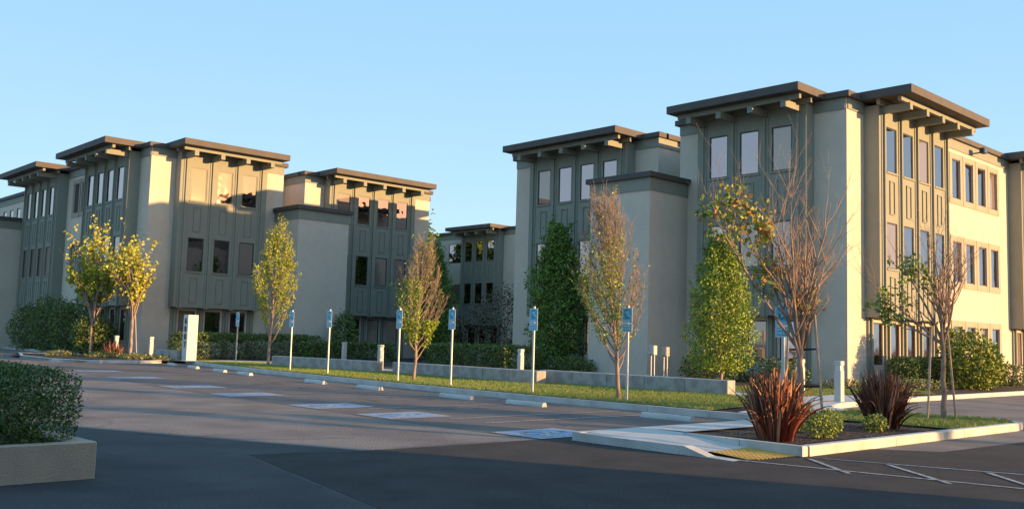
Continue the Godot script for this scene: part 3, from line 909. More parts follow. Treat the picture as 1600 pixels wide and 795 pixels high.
# upright street tree with a bundle of rising limbs round a leader
func columnar_tree(label: String, at: Vector3, h: float, w: float, leaf_rule: Callable, n_leaf: int, bark: Material, lean := Vector3.ZERO, limbs := 26, twigs := 4, size := 0.07, clear := 0.15, fill := 0.0):
	var t := thing("columnar_tree", label, "tree", at)
	var mb := MB.new()
	var tips = []
	var trunk_h := h * clear
	var axis = func(y): return Vector3(lean.x * y / h, y, lean.z * y / h)
	var rr := 0.042 * h / 5.0 + 0.018
	var prev: Vector3 = Vector3(0, -0.05, 0)
	for i in 12:
		var y := h * (i + 1) / 12.0
		var p: Vector3 = axis.call(y) + Vector3(rng.randf_range(-1, 1), 0, rng.randf_range(-1, 1)) * 0.03
		mb.tube(prev, p, rr * (1.0 - 0.93 * i / 12.0), rr * (1.0 - 0.93 * (i + 1) / 12.0), 7)
		prev = p
	for i in limbs:
		var f := pow(float(i) / limbs, 0.85)
		var y: float = lerpf(trunk_h, h * 0.86, f)
		var a := i * 2.4 + rng.randf_range(-0.4, 0.4)
		# width of the crown at the height the limb reaches
		var reach: float = w * 0.5 * (1.0 - 0.75 * f) * rng.randf_range(0.75, 1.1)
		var rise: float = min(lerpf(h * 0.40, h * 0.14, f) * rng.randf_range(0.8, 1.15), h - y)
		var p0: Vector3 = axis.call(y)
		var mid: Vector3 = p0 + Vector3(cos(a) * reach * 0.75, rise * 0.4, sin(a) * reach * 0.75)
		var p1: Vector3 = axis.call(y + rise) + Vector3(cos(a) * reach, 0, sin(a) * reach)
		var last := p0
		var r0: float = rr * lerpf(0.42, 0.12, f)
		for k in 7:
			var u := (k + 1) / 7.0
			var p := p0.lerp(mid, u).lerp(mid.lerp(p1, u), u) + rdir() * 0.02
			mb.tube(last, p, max(r0 * (1.0 - 0.8 * k / 7.0), 0.003), max(r0 * (1.0 - 0.8 * (k + 1) / 7.0), 0.0025), 4)
			if k > 0:
				tips.append([p, (p - last).normalized()])
				for m in twigs:
					var td := ((p - last).normalized() + rdir() * 0.55 + Vector3(0, 0.35, 0)).normalized()
					var e := p + td * rng.randf_range(0.15, 0.42) * h / 5.5
					mb.tube(p, e, 0.0045, 0.002, 3)
					tips.append([p.lerp(e, 0.6), td]); tips.append([e, td])
			last = p
	part("trunk", mb.mesh(), bark, t)
	var lf := cmb()
	var made := 0
	var tries := 0
	while made < n_leaf and tries < n_leaf * 12:
		tries += 1
		var k = tips[rng.randi() % tips.size()]
		var p: Vector3 = k[0] + rdir() * rng.randf() * 0.14
		if fill > 0.0 and rng.randf() < fill:
			var f := rng.randf()
			var y: float = lerpf(h * clear + 0.15, h, f)
			var ang := rng.randf() * TAU
			var prof: float = pow(sin(PI * clamp(0.12 + 0.86 * f, 0, 1)), 0.62) * (1.08 - 0.5 * f)
			var lump := 1.0 + 0.28 * sin(ang * 3.0 + y * 2.1) * sin(y * 3.7 + ang)
			var rad: float = w * 0.5 * prof * lump * pow(rng.randf(), 0.38)
			p = axis.call(y) + Vector3(cos(ang) * rad, 0, sin(ang) * rad)
		var rule = leaf_rule.call(p, h)
		if rng.randf() > rule[0]: continue
		leaf_at(lf, p, size * rng.randf_range(0.6, 1.3), rule[1])
		made += 1
	part("crown", lf.mesh(), M.leaf, t)
	return t

func jitter(c: Color, k := 0.3) -> Color:
	var f := 1.0 + rng.randf_range(-k, k)
	return Color(c.r * f * (1.0 + rng.randf_range(-0.12, 0.12)), c.g * f, c.b * f * (1.0 + rng.randf_range(-0.2, 0.2)))

# young staked tree with open rising limbs and tufts of leaves
func young_tree(label: String, at: Vector3, h: float, fork: float, spread: float, nlimb: int, clumps: Array, n_leaf: int, cols: Array, lsize: float, seed_: int, extra := 0.0, lead := []) -> Node3D:
	rng.seed = seed_
	var t := thing("young_tree", label, "tree", at)
	var mb := MB.new()
	var tips = []
	var r := 0.016 * h
	var p := Vector3(0, -0.05, 0)
	for i in 6:
		var q := Vector3(rng.randf_range(-1, 1) * 0.02, fork * (i + 1) / 6.0, rng.randf_range(-1, 1) * 0.02)
		mb.tube(p, q, r * (1.0 - 0.05 * i), r * (1.0 - 0.05 * (i + 1)), 8)
		p = q
	var q := {"wobble": 0.13, "up": 0.10, "levels": 2, "leaf_level": 1, "kids": [9, 5], "first": 0.2, "spread": 0.42, "shrink": 0.42}
	for i in nlimb:
		var a := TAU * i / nlimb + rng.randf_range(-0.3, 0.3)
		var sp := spread * rng.randf_range(0.35, 1.1)
		var d := Vector3(cos(a) * sp, 1.0, sin(a) * sp)
		var y0 := fork * rng.randf_range(0.82, 1.0)
		limb(mb, Vector3(0, y0, 0), d, (h - fork) * rng.randf_range(0.75, 1.05), r * 0.55, 0, q, tips)
	for d in lead:
		limb(mb, Vector3(0, fork * 0.95, 0), d, d.length() * (h - fork), r * 0.5, 0, q, tips)
	part("trunk", mb.mesh(), M.bark, t)
	var lf := cmb()
	# clumps: [centre, radius, weight]; leaves gather where twigs pass near a clump
	var made := 0
	var tries := 0
	while made < n_leaf and tries < n_leaf * 40:
		tries += 1
		var k = tips[rng.randi() % tips.size()]
		var pp: Vector3 = k[0] + rdir() * rng.randf() * 0.16
		var chance := extra
		for c in clumps:
			var d: float = (pp - c[0]).length() / c[1]
			if d < 1.0: chance = max(chance, c[2] * (1.0 - d * d))
		if rng.randf() > chance: continue
		leaf_at(lf, pp, lsize * rng.randf_range(0.6, 1.3), jitter(cols[rng.randi() % cols.size()]), 0.8)
		made += 1
	part("crown", lf.mesh(), M.leaf, t)
	return t

func stake(label: String, base: Vector3, top: Vector3):
	var t := thing("tree_stake", label, "stake", base, "wooden tree stakes")
	var mb := MB.new()
	mb.tube(Vector3(0, -0.1, 0), top - base, 0.028, 0.026, 8, true)
	part("pole", mb.mesh(), M.stake, t)

func tree_tie(label: String, a: Vector3, b: Vector3, mid: Vector3):
	var t := thing("tree_tie", label, "strap", mid, "black straps holding staked trees")
	var mb := MB.new()
	mb.tube(a - mid, Vector3.ZERO, 0.018, 0.03, 6, true)
	mb.tube(Vector3.ZERO, b - mid, 0.03, 0.018, 6, true)
	var o := part("strap", mb.mesh(), M.strap, t)

# clipped hedge or loose shrub filling boxes/ellipsoids with leaves over a twiggy core
func leafy(called: String, label: String, category: String, at: Vector3, lobes: Array, n: int, size: float, cols: Array, group := "", boxy := false, stems := true) -> Node3D:
	var t := thing(called, label, category, at, group)
	var mb := cmb()
	var tot := 0.0
	for l in lobes: tot += l[1].x * l[1].y + l[1].y * l[1].z + l[1].x * l[1].z
	var nz := FastNoiseLite.new()
	nz.seed = rng.randi() % 1000
	nz.frequency = 0.9
	for l in lobes:
		var c: Vector3 = l[0]
		var e: Vector3 = l[1]
		var cnt := int(n * (e.x * e.y + e.y * e.z + e.x * e.z) / tot)
		for i in cnt:
			var p: Vector3
			var d := 1.0 - pow(rng.randf(), 2.0) * 0.42
			if boxy:
				var u := Vector3(rng.randf_range(-1, 1), rng.randf_range(-1, 1), rng.randf_range(-1, 1))
				var area := [e.y * e.z, e.x * e.z, e.x * e.y]
				var pick: float = rng.randf() * (area[0] + area[1] + area[2])
				var ax := 0 if pick < area[0] else (1 if pick < area[0] + area[1] else 2)
				u[ax] = sign(u[ax])
				# round the box
				var m := Vector3(pow(abs(u.x), 1.0), pow(abs(u.y), 1.0), pow(abs(u.z), 1.0))
				var ln := pow(pow(m.x, 10.0) + pow(m.y, 10.0) + pow(m.z, 10.0), 0.1)
				u /= ln
				var depth := pow(rng.randf(), 1.6) * 0.34
				if u.y < -0.98: u.y = -u.y
				p = Vector3(u.x * max(e.x - depth, 0.02), u.y * max(e.y - depth, 0.02), u.z * max(e.z - depth, 0.02))
				p += p.normalized() * nz.get_noise_3dv((c + p) * 1.6) * 0.12
				if rng.randf() < 0.02: p += u.normalized() * rng.randf() * 0.09
			else:
				var u := rdir()
				var bump := 1.0 + nz.get_noise_3dv((c + u * e) * 1.5) * 0.38
				p = u * e * d * bump
			p += c
			if p.y < 0.02: p.y = 0.02 + rng.randf() * 0.05
			leaf_at(mb, p, size * rng.randf_range(0.6, 1.35), jitter(cols[rng.randi() % cols.size()]), 0.62)
	part("foliage", mb.mesh(), M.leaf, t)
	if stems:
		var sb := MB.new()
		for l in lobes:
			var c: Vector3 = l[0]
			var e: Vector3 = l[1]
			var k := int(clamp(e.x * e.z * 30.0, 5, 40))
			for i in k:
				var b := Vector3(c.x + rng.randf_range(-0.6, 0.6) * e.x, 0, c.z + rng.randf_range(-0.6, 0.6) * e.z)
				if not boxy: b = Vector3(c.x, 0, c.z) + (b - Vector3(c.x, 0, c.z)) * 0.3
				var top := Vector3(c.x + rng.randf_range(-0.8, 0.8) * e.x, c.y + e.y * rng.randf_range(0.2, 0.75), c.z + rng.randf_range(-0.8, 0.8) * e.z)
				sb.tube(b, top, 0.012, 0.004, 4)
		part("stems", sb.mesh(), M.bark_dark, t)
	return t

func flax(label: String, at: Vector3, h: float, n: int, fan: float):
	var t := thing("flax_plant", label, "plant", at, "dark red flax plants")
	var mb := cmb()
	for i in n:
		var a := rng.randf() * TAU
		var lean := rng.randf() * fan
		var base := Vector3(cos(a), 0, sin(a)) * rng.randf() * 0.27
		var d := Vector3(cos(a) * lean, 1.0, sin(a) * lean).normalized()
		var side := d.cross(Vector3(rng.randf_range(-1, 1), 0.2, rng.randf_range(-1, 1))).normalized()
		var ln := h * rng.randf_range(0.5, 1.05) * (1.12 - 0.3 * lean / fan)
		var w := rng.randf_range(0.016, 0.036)
		var k := rng.randf_range(0.5, 1.5)
		var col := Color(0.20 * k, 0.07 * k, 0.045 * k)
		if rng.randf() < 0.3: col = Color(0.36, 0.20, 0.12) * rng.randf_range(0.7, 1.2)
		var p := base
		var droop := rng.randf_range(-0.06, 0.10) if rng.randf() < 0.85 else rng.randf_range(0.1, 0.5)
		var segs := 6
		var pw := w * 0.7
		for s in segs:
			var u := (s + 1.0) / segs
			d = (d + Vector3(cos(a), -0.5, sin(a)) * droop * u).normalized()
			var q := p + d * ln / segs
			var nw: float = w * (1.0 if u < 0.6 else max(0.02, (1.0 - u) / 0.4))
			var nn := d.cross(side).normalized()
			# shallow V section
			var f := nn * 0.012
			mb.quad(p - side * pw + f, p, q, q - side * nw + f, (nn + side * 0.4).normalized(), col)
			mb.quad(p, p + side * pw + f, q + side * nw + f, q, (nn - side * 0.4).normalized(), col * 0.92)
			p = q
			pw = nw
	part("leaves", mb.mesh(), M.plain_leaf, t)

# ------------------------------------------------------------------ street furniture
func parking_sign(label: String, base: Vector3, h: float):
	var t := thing("parking_sign", label, "sign", base, "blue accessible parking signs on posts")
	var pm := MB.new()
	pm.box(Vector3(-0.022, -0.05, -0.032), Vector3(0.012, h, 0.032))
	part("post", pm.mesh(), M.galv, t)
	var mk = func(called, y0, y1):
		var bk := MB.new()
		bk.box(Vector3(-0.028, y0, -0.16), Vector3(-0.0235, y1, 0.16))
		var pn := part(called, bk.mesh(), M.sign_white, t)
		var bl := MB.new()
		bl.quad(Vector3(-0.0305, y0 + 0.018, -0.142), Vector3(-0.0305, y1 - 0.018, -0.142), Vector3(-0.0305, y1 - 0.018, 0.142), Vector3(-0.0305, y0 + 0.018, 0.142), Vector3.LEFT)
		part("blue_field", bl.mesh(), M.sign_blue, pn)
		return pn
	var top := h - 0.06
	var p1 = mk.call("symbol_plate", top - 0.40, top)
	var sy := MB.new()
	var put = func(p):
		if p == null: return Vector3.LEFT
		return Vector3(-0.0325, top - 0.29 + p.y * 0.27, -0.135 + p.x * 0.27)
	wheelchair(sy, put, 0.0)
	part("wheelchair_symbol", sy.mesh(), M.sign_white, p1)
	lettering("PARKING", p1, Vector3(-0.0335, top - 0.345, 0), 0.05)
	lettering("ONLY", p1, Vector3(-0.0335, top - 0.385, 0), 0.04)
	var p2 = mk.call("fine_plate", top - 0.63, top - 0.41)
	lettering("MINIMUM", p2, Vector3(-0.0335, top - 0.475, 0), 0.05)
	lettering("FINE $250", p2, Vector3(-0.0335, top - 0.55, 0), 0.05)

func lettering(txt: String, parent: Node3D, at: Vector3, size: float):
	var key := "txt" + txt
	if not mesh_cache.has(key):
		var tm := TextMesh.new()
		var f := SystemFont.new()
		f.font_names = PackedStringArray(["Droid Sans"])
		f.font_weight = 700
		tm.font = f
		tm.text = txt
		tm.font_size = 32
		tm.pixel_size = 0.0016
		tm.depth = 0.002
		mesh_cache[key] = tm
	var o := part("lettering", mesh_cache[key], M.sign_white, parent, at)
	o.rotation.y = -PI / 2

func light_bollard(label: String, base: Vector3, h := 1.15):
	var t := thing("light_bollard", label, "bollard", base, "square grey light bollards")
	var mb := MB.new()
	mb.cbox(Vector3(-0.105, -0.05, -0.105), Vector3(0.105, h - 0.26, 0.105), 0.012)
	part("post", mb.mesh(), M.bollard, t)
	var ln := MB.new()
	ln.box(Vector3(-0.08, h - 0.26, -0.08), Vector3(0.08, h - 0.14, 0.08))
	part("lens", ln.mesh(), M.sign_white, t)
	for i in 2:
		var lv := MB.new()
		lv.box(Vector3(-0.1, h - 0.228 + i * 0.04, -0.1), Vector3(0.1, h - 0.216 + i * 0.04, 0.1))
		part("louvre", lv.mesh(), M.bollard, t)
	var cp := MB.new()
	cp.cbox(Vector3(-0.11, h - 0.14, -0.11), Vector3(0.11, h, 0.11), 0.015)
	part("cap", cp.mesh(), M.bollard, t)

func wheel_stop(label: String, at: Vector3, length := 1.5, turn := 0.0):
	var t := thing("wheel_stop", label, "wheel stop", at, "concrete wheel stops at the stall ends")
	t.rotation.y = turn
	var mb := MB.new()
	var pr = [Vector2(-0.085, 0.0), Vector2(-0.075, 0.055), Vector2(-0.045, 0.11), Vector2(0.045, 0.11), Vector2(0.075, 0.055), Vector2(0.085, 0.0)]
	var L := length / 2
	for i in pr.size() - 1:
		var a: Vector2 = pr[i]
		var b: Vector2 = pr[i + 1]
		var nn := Vector3(-(b.y - a.y), b.x - a.x, 0).normalized()
		if nn.dot(Vector3((a.x + b.x) / 2, 0.05, 0)) < 0: nn = -nn
		mb.quad(Vector3(a.x, a.y, -L), Vector3(b.x, b.y, -L), Vector3(b.x, b.y, L), Vector3(a.x, a.y, L), nn)
	for s in [-1.0, 1.0]:
		for i in range(1, pr.size() - 1):
			mb.tri(Vector3(pr[0].x, pr[0].y, L * s), Vector3(pr[i].x, pr[i].y, L * s), Vector3(pr[i + 1].x, pr[i + 1].y, L * s), Vector3(0, 0, s))
	part("block", mb.mesh(), M.concrete, t)
	for z in [-L * 0.6, L * 0.6]:
		var pin := MB.new()
		pin.tube(Vector3(0, 0.105, z), Vector3(0, 0.117, z), 0.014, 0.014, 8, true)
		part("anchor_pin", pin.mesh(), M.dark, t)

func seat_wall(label: String, p0: Vector2, p1: Vector2, h := 0.47, w := 0.45):
	var t := thing("seat_wall", label, "wall", Vector3(p0.x, 0.13, p0.y), "low concrete seat walls")
	var d := p1 - p0
	var n := int(max(1, round(d.length() / 1.55)))
	var L := d.length() / n
	t.rotation.y = atan2(d.x, d.y)
	for i in n:
		var mb := MB.new()
		mb.cbox(Vector3(0, -0.1, L * i + 0.004), Vector3(w, h, L * (i + 1) - 0.004), 0.018)
		part("panel", mb.mesh(), M.concrete_wall, t)

func monument_sign():
	var t := thing("number_sign", "upright white pylon sign with four dark numerals beside low wall", "sign", Vector3(21.5, 0.13, -47.4))
	var mb := MB.new()
	mb.cbox(Vector3(0.0, -0.1, -0.28), Vector3(0.55, 2.35, 0.28), 0.015)
	part("pylon", mb.mesh(), flat(Color(0.62, 0.60, 0.57), 0.7), t)
	var i := 0
	for ch in ["6", "0", "0", "7"]:
		var tm := TextMesh.new()
		var f := SystemFont.new()
		f.font_names = PackedStringArray(["Droid Sans"])
		f.font_weight = 700
		tm.font = f
		tm.text = ch
		tm.font_size = 64
		tm.pixel_size = 0.0062
		tm.depth = 0.02
		var o := part("numeral", tm, M.dark, t, Vector3(-0.011, 2.02 - i * 0.4, 0.02))
		o.rotation.y = -PI / 2
		i += 1

func utility_box(label: String, at: Vector3, h: float, w: float, mat: Material):
	var t := thing("utility_box", label, "utility box", at, "utility boxes on posts by the stair tower")
	var p := MB.new()
	p.tube(Vector3(0, -0.05, -0.09), Vector3(0, h - 0.3, -0.09), 0.03, 0.03, 8)
	p.tube(Vector3(0, -0.05, 0.09), Vector3(0, h - 0.3, 0.09), 0.03, 0.03, 8)
	part("conduit", p.mesh(), M.galv, t)
	var b := MB.new()
	b.cbox(Vector3(-0.12, h - 0.42, -w), Vector3(0.12, h, w), 0.015)
	var bx := part("cabinet", b.mesh(), mat, t)
	var d := MB.new()
	d.cbox(Vector3(-0.135, h - 0.39, -w + 0.03), Vector3(-0.121, h - 0.03, w - 0.03), 0.004)
	part("door", d.mesh(), mat, bx)

func build_furniture():
	var sg = [
		["accessible parking sign in front of the columnar tree with bare pink top", -15.9],
		["accessible parking sign near the sunlit end of a seat wall", -19.4],
		["accessible parking sign in front of the dark court with no tree beside it", -23.2],
		["accessible parking sign beside the half bare tree facing the court", -26.2],
		["accessible parking sign beside the dark shrub at the left building's tower", -31.2],
		["accessible parking sign just right of the slim yellow-green tree", -34.6],
		["accessible parking sign on the lawn nearest the number sign", -41.0],
	]
	for s in sg: parking_sign(s[0], Vector3(kx(s[1]) + 0.62, 0.13, s[1]), 2.48)
	parking_sign("accessible parking sign behind the island flax, among tree stakes", Vector3(17.15, 0.13, -10.22), 2.4)
	var ws = [[-12.95, "beside the island walk"], [-17.4, "second from the island walk"], [-20.2, "third from the island walk"], [-24.6, "fourth from the island walk"], [-28.1, "fifth from the island walk"], [-34.2, "sixth from the island walk"], [-37.0, "seventh from the island walk"], [-40.6, "eighth from the island walk, before the number sign"], [-44.2, "last in the row, by the sunlit kerb"]]
	for w in ws:
		var z: float = w[0]
		wheel_stop("grey concrete wheel stop %s" % w[1], Vector3(kx(z) - 1.55, 0.0, z), 1.35, atan2(kx(z - 0.5) - kx(z + 0.5), -1.0) + PI)
	seat_wall("low concrete seat wall below the dense yellow-green tree", Vector2(24.4, -24.4), Vector2(24.7, -16.6))
	seat_wall("low concrete seat wall facing the court entrance, with sunlit end", Vector2(23.6, -32.2), Vector2(23.3, -23.4))
	seat_wall("low concrete seat wall beside the slim tree and two signs", Vector2(22.5, -40.2), Vector2(23.3, -33.0))
	seat_wall("short low concrete wall beside the number sign", Vector2(20.9, -49.6), Vector2(21.3, -47.8), 0.5, 0.3)
	monument_sign()
	var bl = [
		["light bollard on the sunlit walk by the drive", Vector3(25.67, 0.15, -13.5)],
		["light bollard seen between the stakes of the bare island tree", Vector3(28.6, 0.13, -16.4)],
		["light bollard near the young tree at the number sign", Vector3(21.5, 0.13, -51.6)],
		["light bollard behind the sunlit end of a seat wall", Vector3(27.7, 0.13, -28.8)],
		["light bollard at the gap between two seat walls", Vector3(24.7, 0.13, -34.6)],
		["light bollard behind the seat wall by the dark shrub", Vector3(28.6, 0.13, -43.4)],
		["light bollard deep in the shaded court", Vector3(39.7, 0.13, -45.0)],
		["light bollard behind the small red flax plant", Vector3(20.6, 0.13, -54.2)],
	]
	for b in bl: light_bollard(b[0], b[1])
	utility_box("pale grey utility box on conduits by the stair tower", Vector3(33.6, 0.13, -26.5), 1.45, 0.16, M.bollard)
	utility_box("darker utility box on conduits by the stair tower", Vector3(34.0, 0.13, -26.1), 1.4, 0.14, M.box_grey)
	# planter box at the lane, four cast walls
	var t := thing("planter_box", "tan concrete planter box holding a clipped hedge", "planter", Vector3(3.94, 0, -10.72))
	var w := MB.new()
	w.cbox(Vector3(-6.5, -0.05, -0.16), Vector3(0, 0.40, 0), 0.012)
	part("front_wall", w.mesh(), M.planter, t)
	w = MB.new()
	w.cbox(Vector3(-0.28, -0.05, -4.6), Vector3(-0.002, 0.398, -0.158), 0.012)
	part("side_wall", w.mesh(), M.planter, t)
	w = MB.new()
	w.cbox(Vector3(-6.5, -0.05, -4.78), Vector3(0, 0.40, -4.602), 0.012)
	part("back_wall", w.mesh(), M.planter, t)
	w = MB.new()
	w.box(Vector3(-6.5, 0.02, -4.6), Vector3(-0.28, 0.33, -0.16))
	part("soil", w.mesh(), M.soil, t)

func build_plants():
	rng.seed = 77
	var lime := Color(0.25, 0.34, 0.03)
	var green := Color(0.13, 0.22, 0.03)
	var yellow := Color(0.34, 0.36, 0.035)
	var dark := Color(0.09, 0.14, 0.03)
	var olive := Color(0.13, 0.17, 0.035)
	# row of upright street trees
	rng.seed = 101
	columnar_tree("slim upright tree with thin yellow-green leaves in front of the left tower", Vector3(21.9, 0.14, -39.4), 6.5, 2.1,
		func(p: Vector3, h: float): return [clamp(1.25 - p.y / h, 0.1, 0.9), jitter(lime.lerp(yellow, rng.randf()))], 9000, M.bark, Vector3(0.15, 0, 0.1), 36, 4, 0.085)
	rng.seed = 102
	columnar_tree("half bare upright tree, leafy at the foot and pink twigs above", Vector3(20.35, 0.14, -26.5), 4.95, 2.0,
		func(p: Vector3, h: float): return [0.9 if p.y < h * 0.42 else (0.25 if (p.x < -0.1 and p.y < h * 0.7) else 0.02), jitter(lime)], 4600, M.bark, Vector3(0.2, 0, 0.1), 60, 7, 0.075, 0.13)
	rng.seed = 103
	columnar_tree("bare-topped upright tree by a sign, leaves only low on one side", Vector3(19.35, 0.14, -16.35), 5.45, 2.1,
		func(p: Vector3, h: float): return [clamp(0.75 - (p.y / h - 0.3) * 1.4, 0.02, 0.8) * (1.0 if (p.x + p.z * 0.9 < 0.05) else 0.12), jitter(lime)], 4000, M.bark, Vector3(-0.35, 0, -0.35), 70, 8, 0.07, 0.13)
	rng.seed = 104
	columnar_tree("dense yellow-green oval tree growing behind a seat wall", Vector3(29.6, 0.14, -20.2), 5.6, 2.75,
		func(p: Vector3, h: float): return [0.9, jitter(lime.lerp(green, rng.randf() * 0.7))], 24000, M.bark, Vector3.ZERO, 46, 5, 0.095, 0.08, 0.7)
	rng.seed = 105
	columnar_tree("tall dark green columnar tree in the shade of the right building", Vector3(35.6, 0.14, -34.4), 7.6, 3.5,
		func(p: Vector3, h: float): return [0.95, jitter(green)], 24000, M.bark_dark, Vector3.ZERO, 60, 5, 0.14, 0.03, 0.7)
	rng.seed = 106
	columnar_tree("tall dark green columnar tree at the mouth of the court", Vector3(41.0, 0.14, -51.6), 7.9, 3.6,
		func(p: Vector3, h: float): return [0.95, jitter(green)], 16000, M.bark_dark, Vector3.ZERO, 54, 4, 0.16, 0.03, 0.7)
	# young staked trees
	var tuft = [Color(0.20, 0.30, 0.04), Color(0.34, 0.33, 0.05), Color(0.40, 0.24, 0.07)]
	young_tree("nearly bare staked tree on the island with leaf tufts high on one side", Vector3(17.05, 0.12, -9.78), 4.55, 1.5, 0.27, 9,
		[[Vector3(-0.95, 4.0, -0.9), 0.85, 1.0], [Vector3(-0.6, 2.9, -0.55), 0.5, 0.5], [Vector3(0.1, 2.4, 0.1), 0.4, 0.3]], 900, tuft, 0.11, 211, 0.0, [Vector3(-0.48, 0.9, -0.45), Vector3(-0.30, 0.95, -0.28)])
	young_tree("young staked tree on the island lawn with leaves down one side", Vector3(21.65, 0.14, -8.9), 4.2, 1.75, 0.30, 6,
		[[Vector3(-0.6, 3.1, -0.56), 0.7, 1.0], [Vector3(-0.9, 2.35, -0.85), 0.6, 1.0], [Vector3(-0.75, 1.75, -0.7), 0.4, 0.9], [Vector3(0.2, 2.2, 0.2), 0.4, 0.3]], 700, [Color(0.17, 0.27, 0.035), Color(0.3, 0.34, 0.06)], 0.09, 212, 0.0, [Vector3(-0.5, 0.55, -0.47), Vector3(-0.42, 0.2, -0.4), Vector3(-0.25, 0.9, -0.2)])
	var gold = [Color(0.40, 0.42, 0.04), Color(0.30, 0.36, 0.035), Color(0.46, 0.42, 0.045)]
	young_tree("full young tree with golden leaves and sunlit orange trunk", Vector3(19.4, 0.14, -54.7), 6.0, 1.9, 0.42, 9,
		[[Vector3(0, 3.2, 0), 3.0, 1.0]], 5200, gold, 0.16, 213, 0.3)
	young_tree("thin young tree with golden leaves and a stake at the number sign", Vector3(20.6, 0.14, -52.1), 6.0, 2.0, 0.42, 8,
		[[Vector3(0.6, 3.4, 0.6), 1.3, 0.8], [Vector3(-0.2, 5.0, -0.2), 1.3, 0.7]], 3000, gold, 0.16, 214, 0.12)
	rng.seed = 300
	var gb := Vector3(18.0, 0.14, -10.3)
	stake("tree stake beside the accessible sign at the island tree", Vector3(16.75, 0.12, -9.98), Vector3(16.87, 2.2, -9.92))
	stake("leaning tree stake standing in the shrubs at the island tree", Vector3(17.3, 0.12, -9.42), Vector3(17.18, 2.3, -9.55))
	tree_tie("black strap high on the island tree", Vector3(16.85, 1.6, -9.93), Vector3(17.21, 1.62, -9.52), Vector3(17.06, 1.6, -9.77))
	tree_tie("black strap low on the island tree", Vector3(16.81, 0.9, -9.95), Vector3(17.25, 0.9, -9.46), Vector3(17.06, 0.88, -9.77))
	stake("upright tree stake on the island lawn", Vector3(21.25, 0.12, -9.1), Vector3(21.4, 2.2, -9.05))
	stake("slanting tree stake on the island lawn", Vector3(21.95, 0.12, -8.75), Vector3(21.75, 2.2, -8.85))
	tree_tie("black strap on the tree of the island lawn", Vector3(21.37, 1.5, -9.06), Vector3(21.82, 1.5, -8.82), Vector3(21.65, 1.52, -8.9))
	stake("tree stake beside the thin golden tree", Vector3(20.9, 0.12, -51.95), Vector3(20.7, 2.4, -52.0))
	# flax
	flax("large dark red flax at the corner of the island bed", Vector3(13.95, 0.12, -8.45), 1.08, 520, 0.42)
	flax("dark red flax between the island shrubs and lawn", Vector3(18.2, 0.12, -8.65), 1.08, 520, 0.44)
	flax("small dark red flax in front of a bollard by the golden trees", Vector3(20.1, 0.12, -53.3), 0.95, 120, 0.9)
	# small shrubs in the island bed
	var sh = [[Vector3(15.0, 0.12, -8.2), 0.26, "at the front edge beside the large flax"], [Vector3(15.9, 0.12, -8.55), 0.24, "second from the large flax"], [Vector3(15.55, 0.12, -9.15), 0.3, "at the foot of the leaning stake"], [Vector3(16.7, 0.12, -9.0), 0.28, "in the middle of the bed"], [Vector3(17.2, 0.12, -8.35), 0.22, "close to the second flax"], [Vector3(16.6, 0.12, -9.5), 0.3, "at the back by the walk"]]
	for s in sh:
		leafy("low_shrub", "small yellow-green shrub in the island bed, %s" % s[2], "shrub", s[0], [[Vector3(0, s[1] * 0.75, 0), Vector3(s[1], s[1] * 0.8, s[1])]], 700, 0.05, [Color(0.22, 0.30, 0.05), Color(0.28, 0.30, 0.06), Color(0.15, 0.23, 0.04)], "small green shrubs in the island bed")
	# the clipped hedge in the planter
	leafy("clipped_hedge", "dark clipped hedge growing in the tan planter box", "hedge", Vector3(0.6, 0.33, -13.1), [[Vector3(0, 0.42, 0), Vector3(3.34, 0.44, 2.33)]], 170000, 0.036, [dark, olive], "", true)
	# planting along the right building
	leafy("hedge", "clipped hedge below the sunlit ground-floor windows", "hedge", Vector3(42.6, 0.12, -17.9), [[Vector3(0, 0.6, 0), Vector3(3.6, 0.62, 0.7)]], 14000, 0.10, [dark, olive], "", true)
	leafy("large_shrub", "large bright green shrub at the sunlit wall by the drive", "shrub", Vector3(41.4, 0.12, -15.9), [[Vector3(0, 1.2, 0), Vector3(1.15, 1.25, 1.1)], [Vector3(-0.7, 1.6, -0.5), Vector3(0.55, 1.0, 0.5)], [Vector3(0.9, 0.9, 0.3), Vector3(0.8, 0.9, 0.7)]], 6500, 0.13, [Color(0.21, 0.27, 0.03), Color(0.28, 0.29, 0.035), Color(0.12, 0.18, 0.03)])
	leafy("rounded_shrub", "dark rounded shrub right of the bright green shrub", "shrub", Vector3(45.3, 0.12, -16.6), [[Vector3(0, 0.5, 0), Vector3(0.9, 0.55, 0.7)]], 1600, 0.10, [dark, olive])
	leafy("rounded_shrub", "dark green rounded shrub at the foot of the second sunlit bay", "shrub", Vector3(49.0, 0.12, -17.0), [[Vector3(0, 0.5, 0), Vector3(1.2, 0.6, 0.8)]], 1600, 0.10, [dark, olive])
	leafy("ground_cover", "pale flowering ground cover between hedge and drive kerb", "ground cover", Vector3(37.2, 0.12, -16.4), [[Vector3(0, 0.15, 0), Vector3(2.2, 0.3, 0.8)], [Vector3(-3.4, 0.15, -1.2), Vector3(1.3, 0.25, 0.7)]], 3800, 0.08, [Color(0.17, 0.18, 0.06), Color(0.24, 0.23, 0.12), Color(0.10, 0.13, 0.03)])
	for s in [[Vector3(36.3, 0.12, -22.8), Vector3(0.7, 0.6, 2.6), "under the shaded bay of the right building"], [Vector3(33.6, 0.12, -23.6), Vector3(0.8, 0.7, 1.3), "beside the utility boxes"], [Vector3(34.5, 0.12, -32.6), Vector3(0.8, 0.45, 2.0), "at the foot of the right stair tower"]]:
		leafy("dark_shrub", "low dark shrub %s" % s[2], "shrub", s[0], [[Vector3(0, s[1].y * 0.8, 0), s[1]]], 3200, 0.10, [dark, olive])
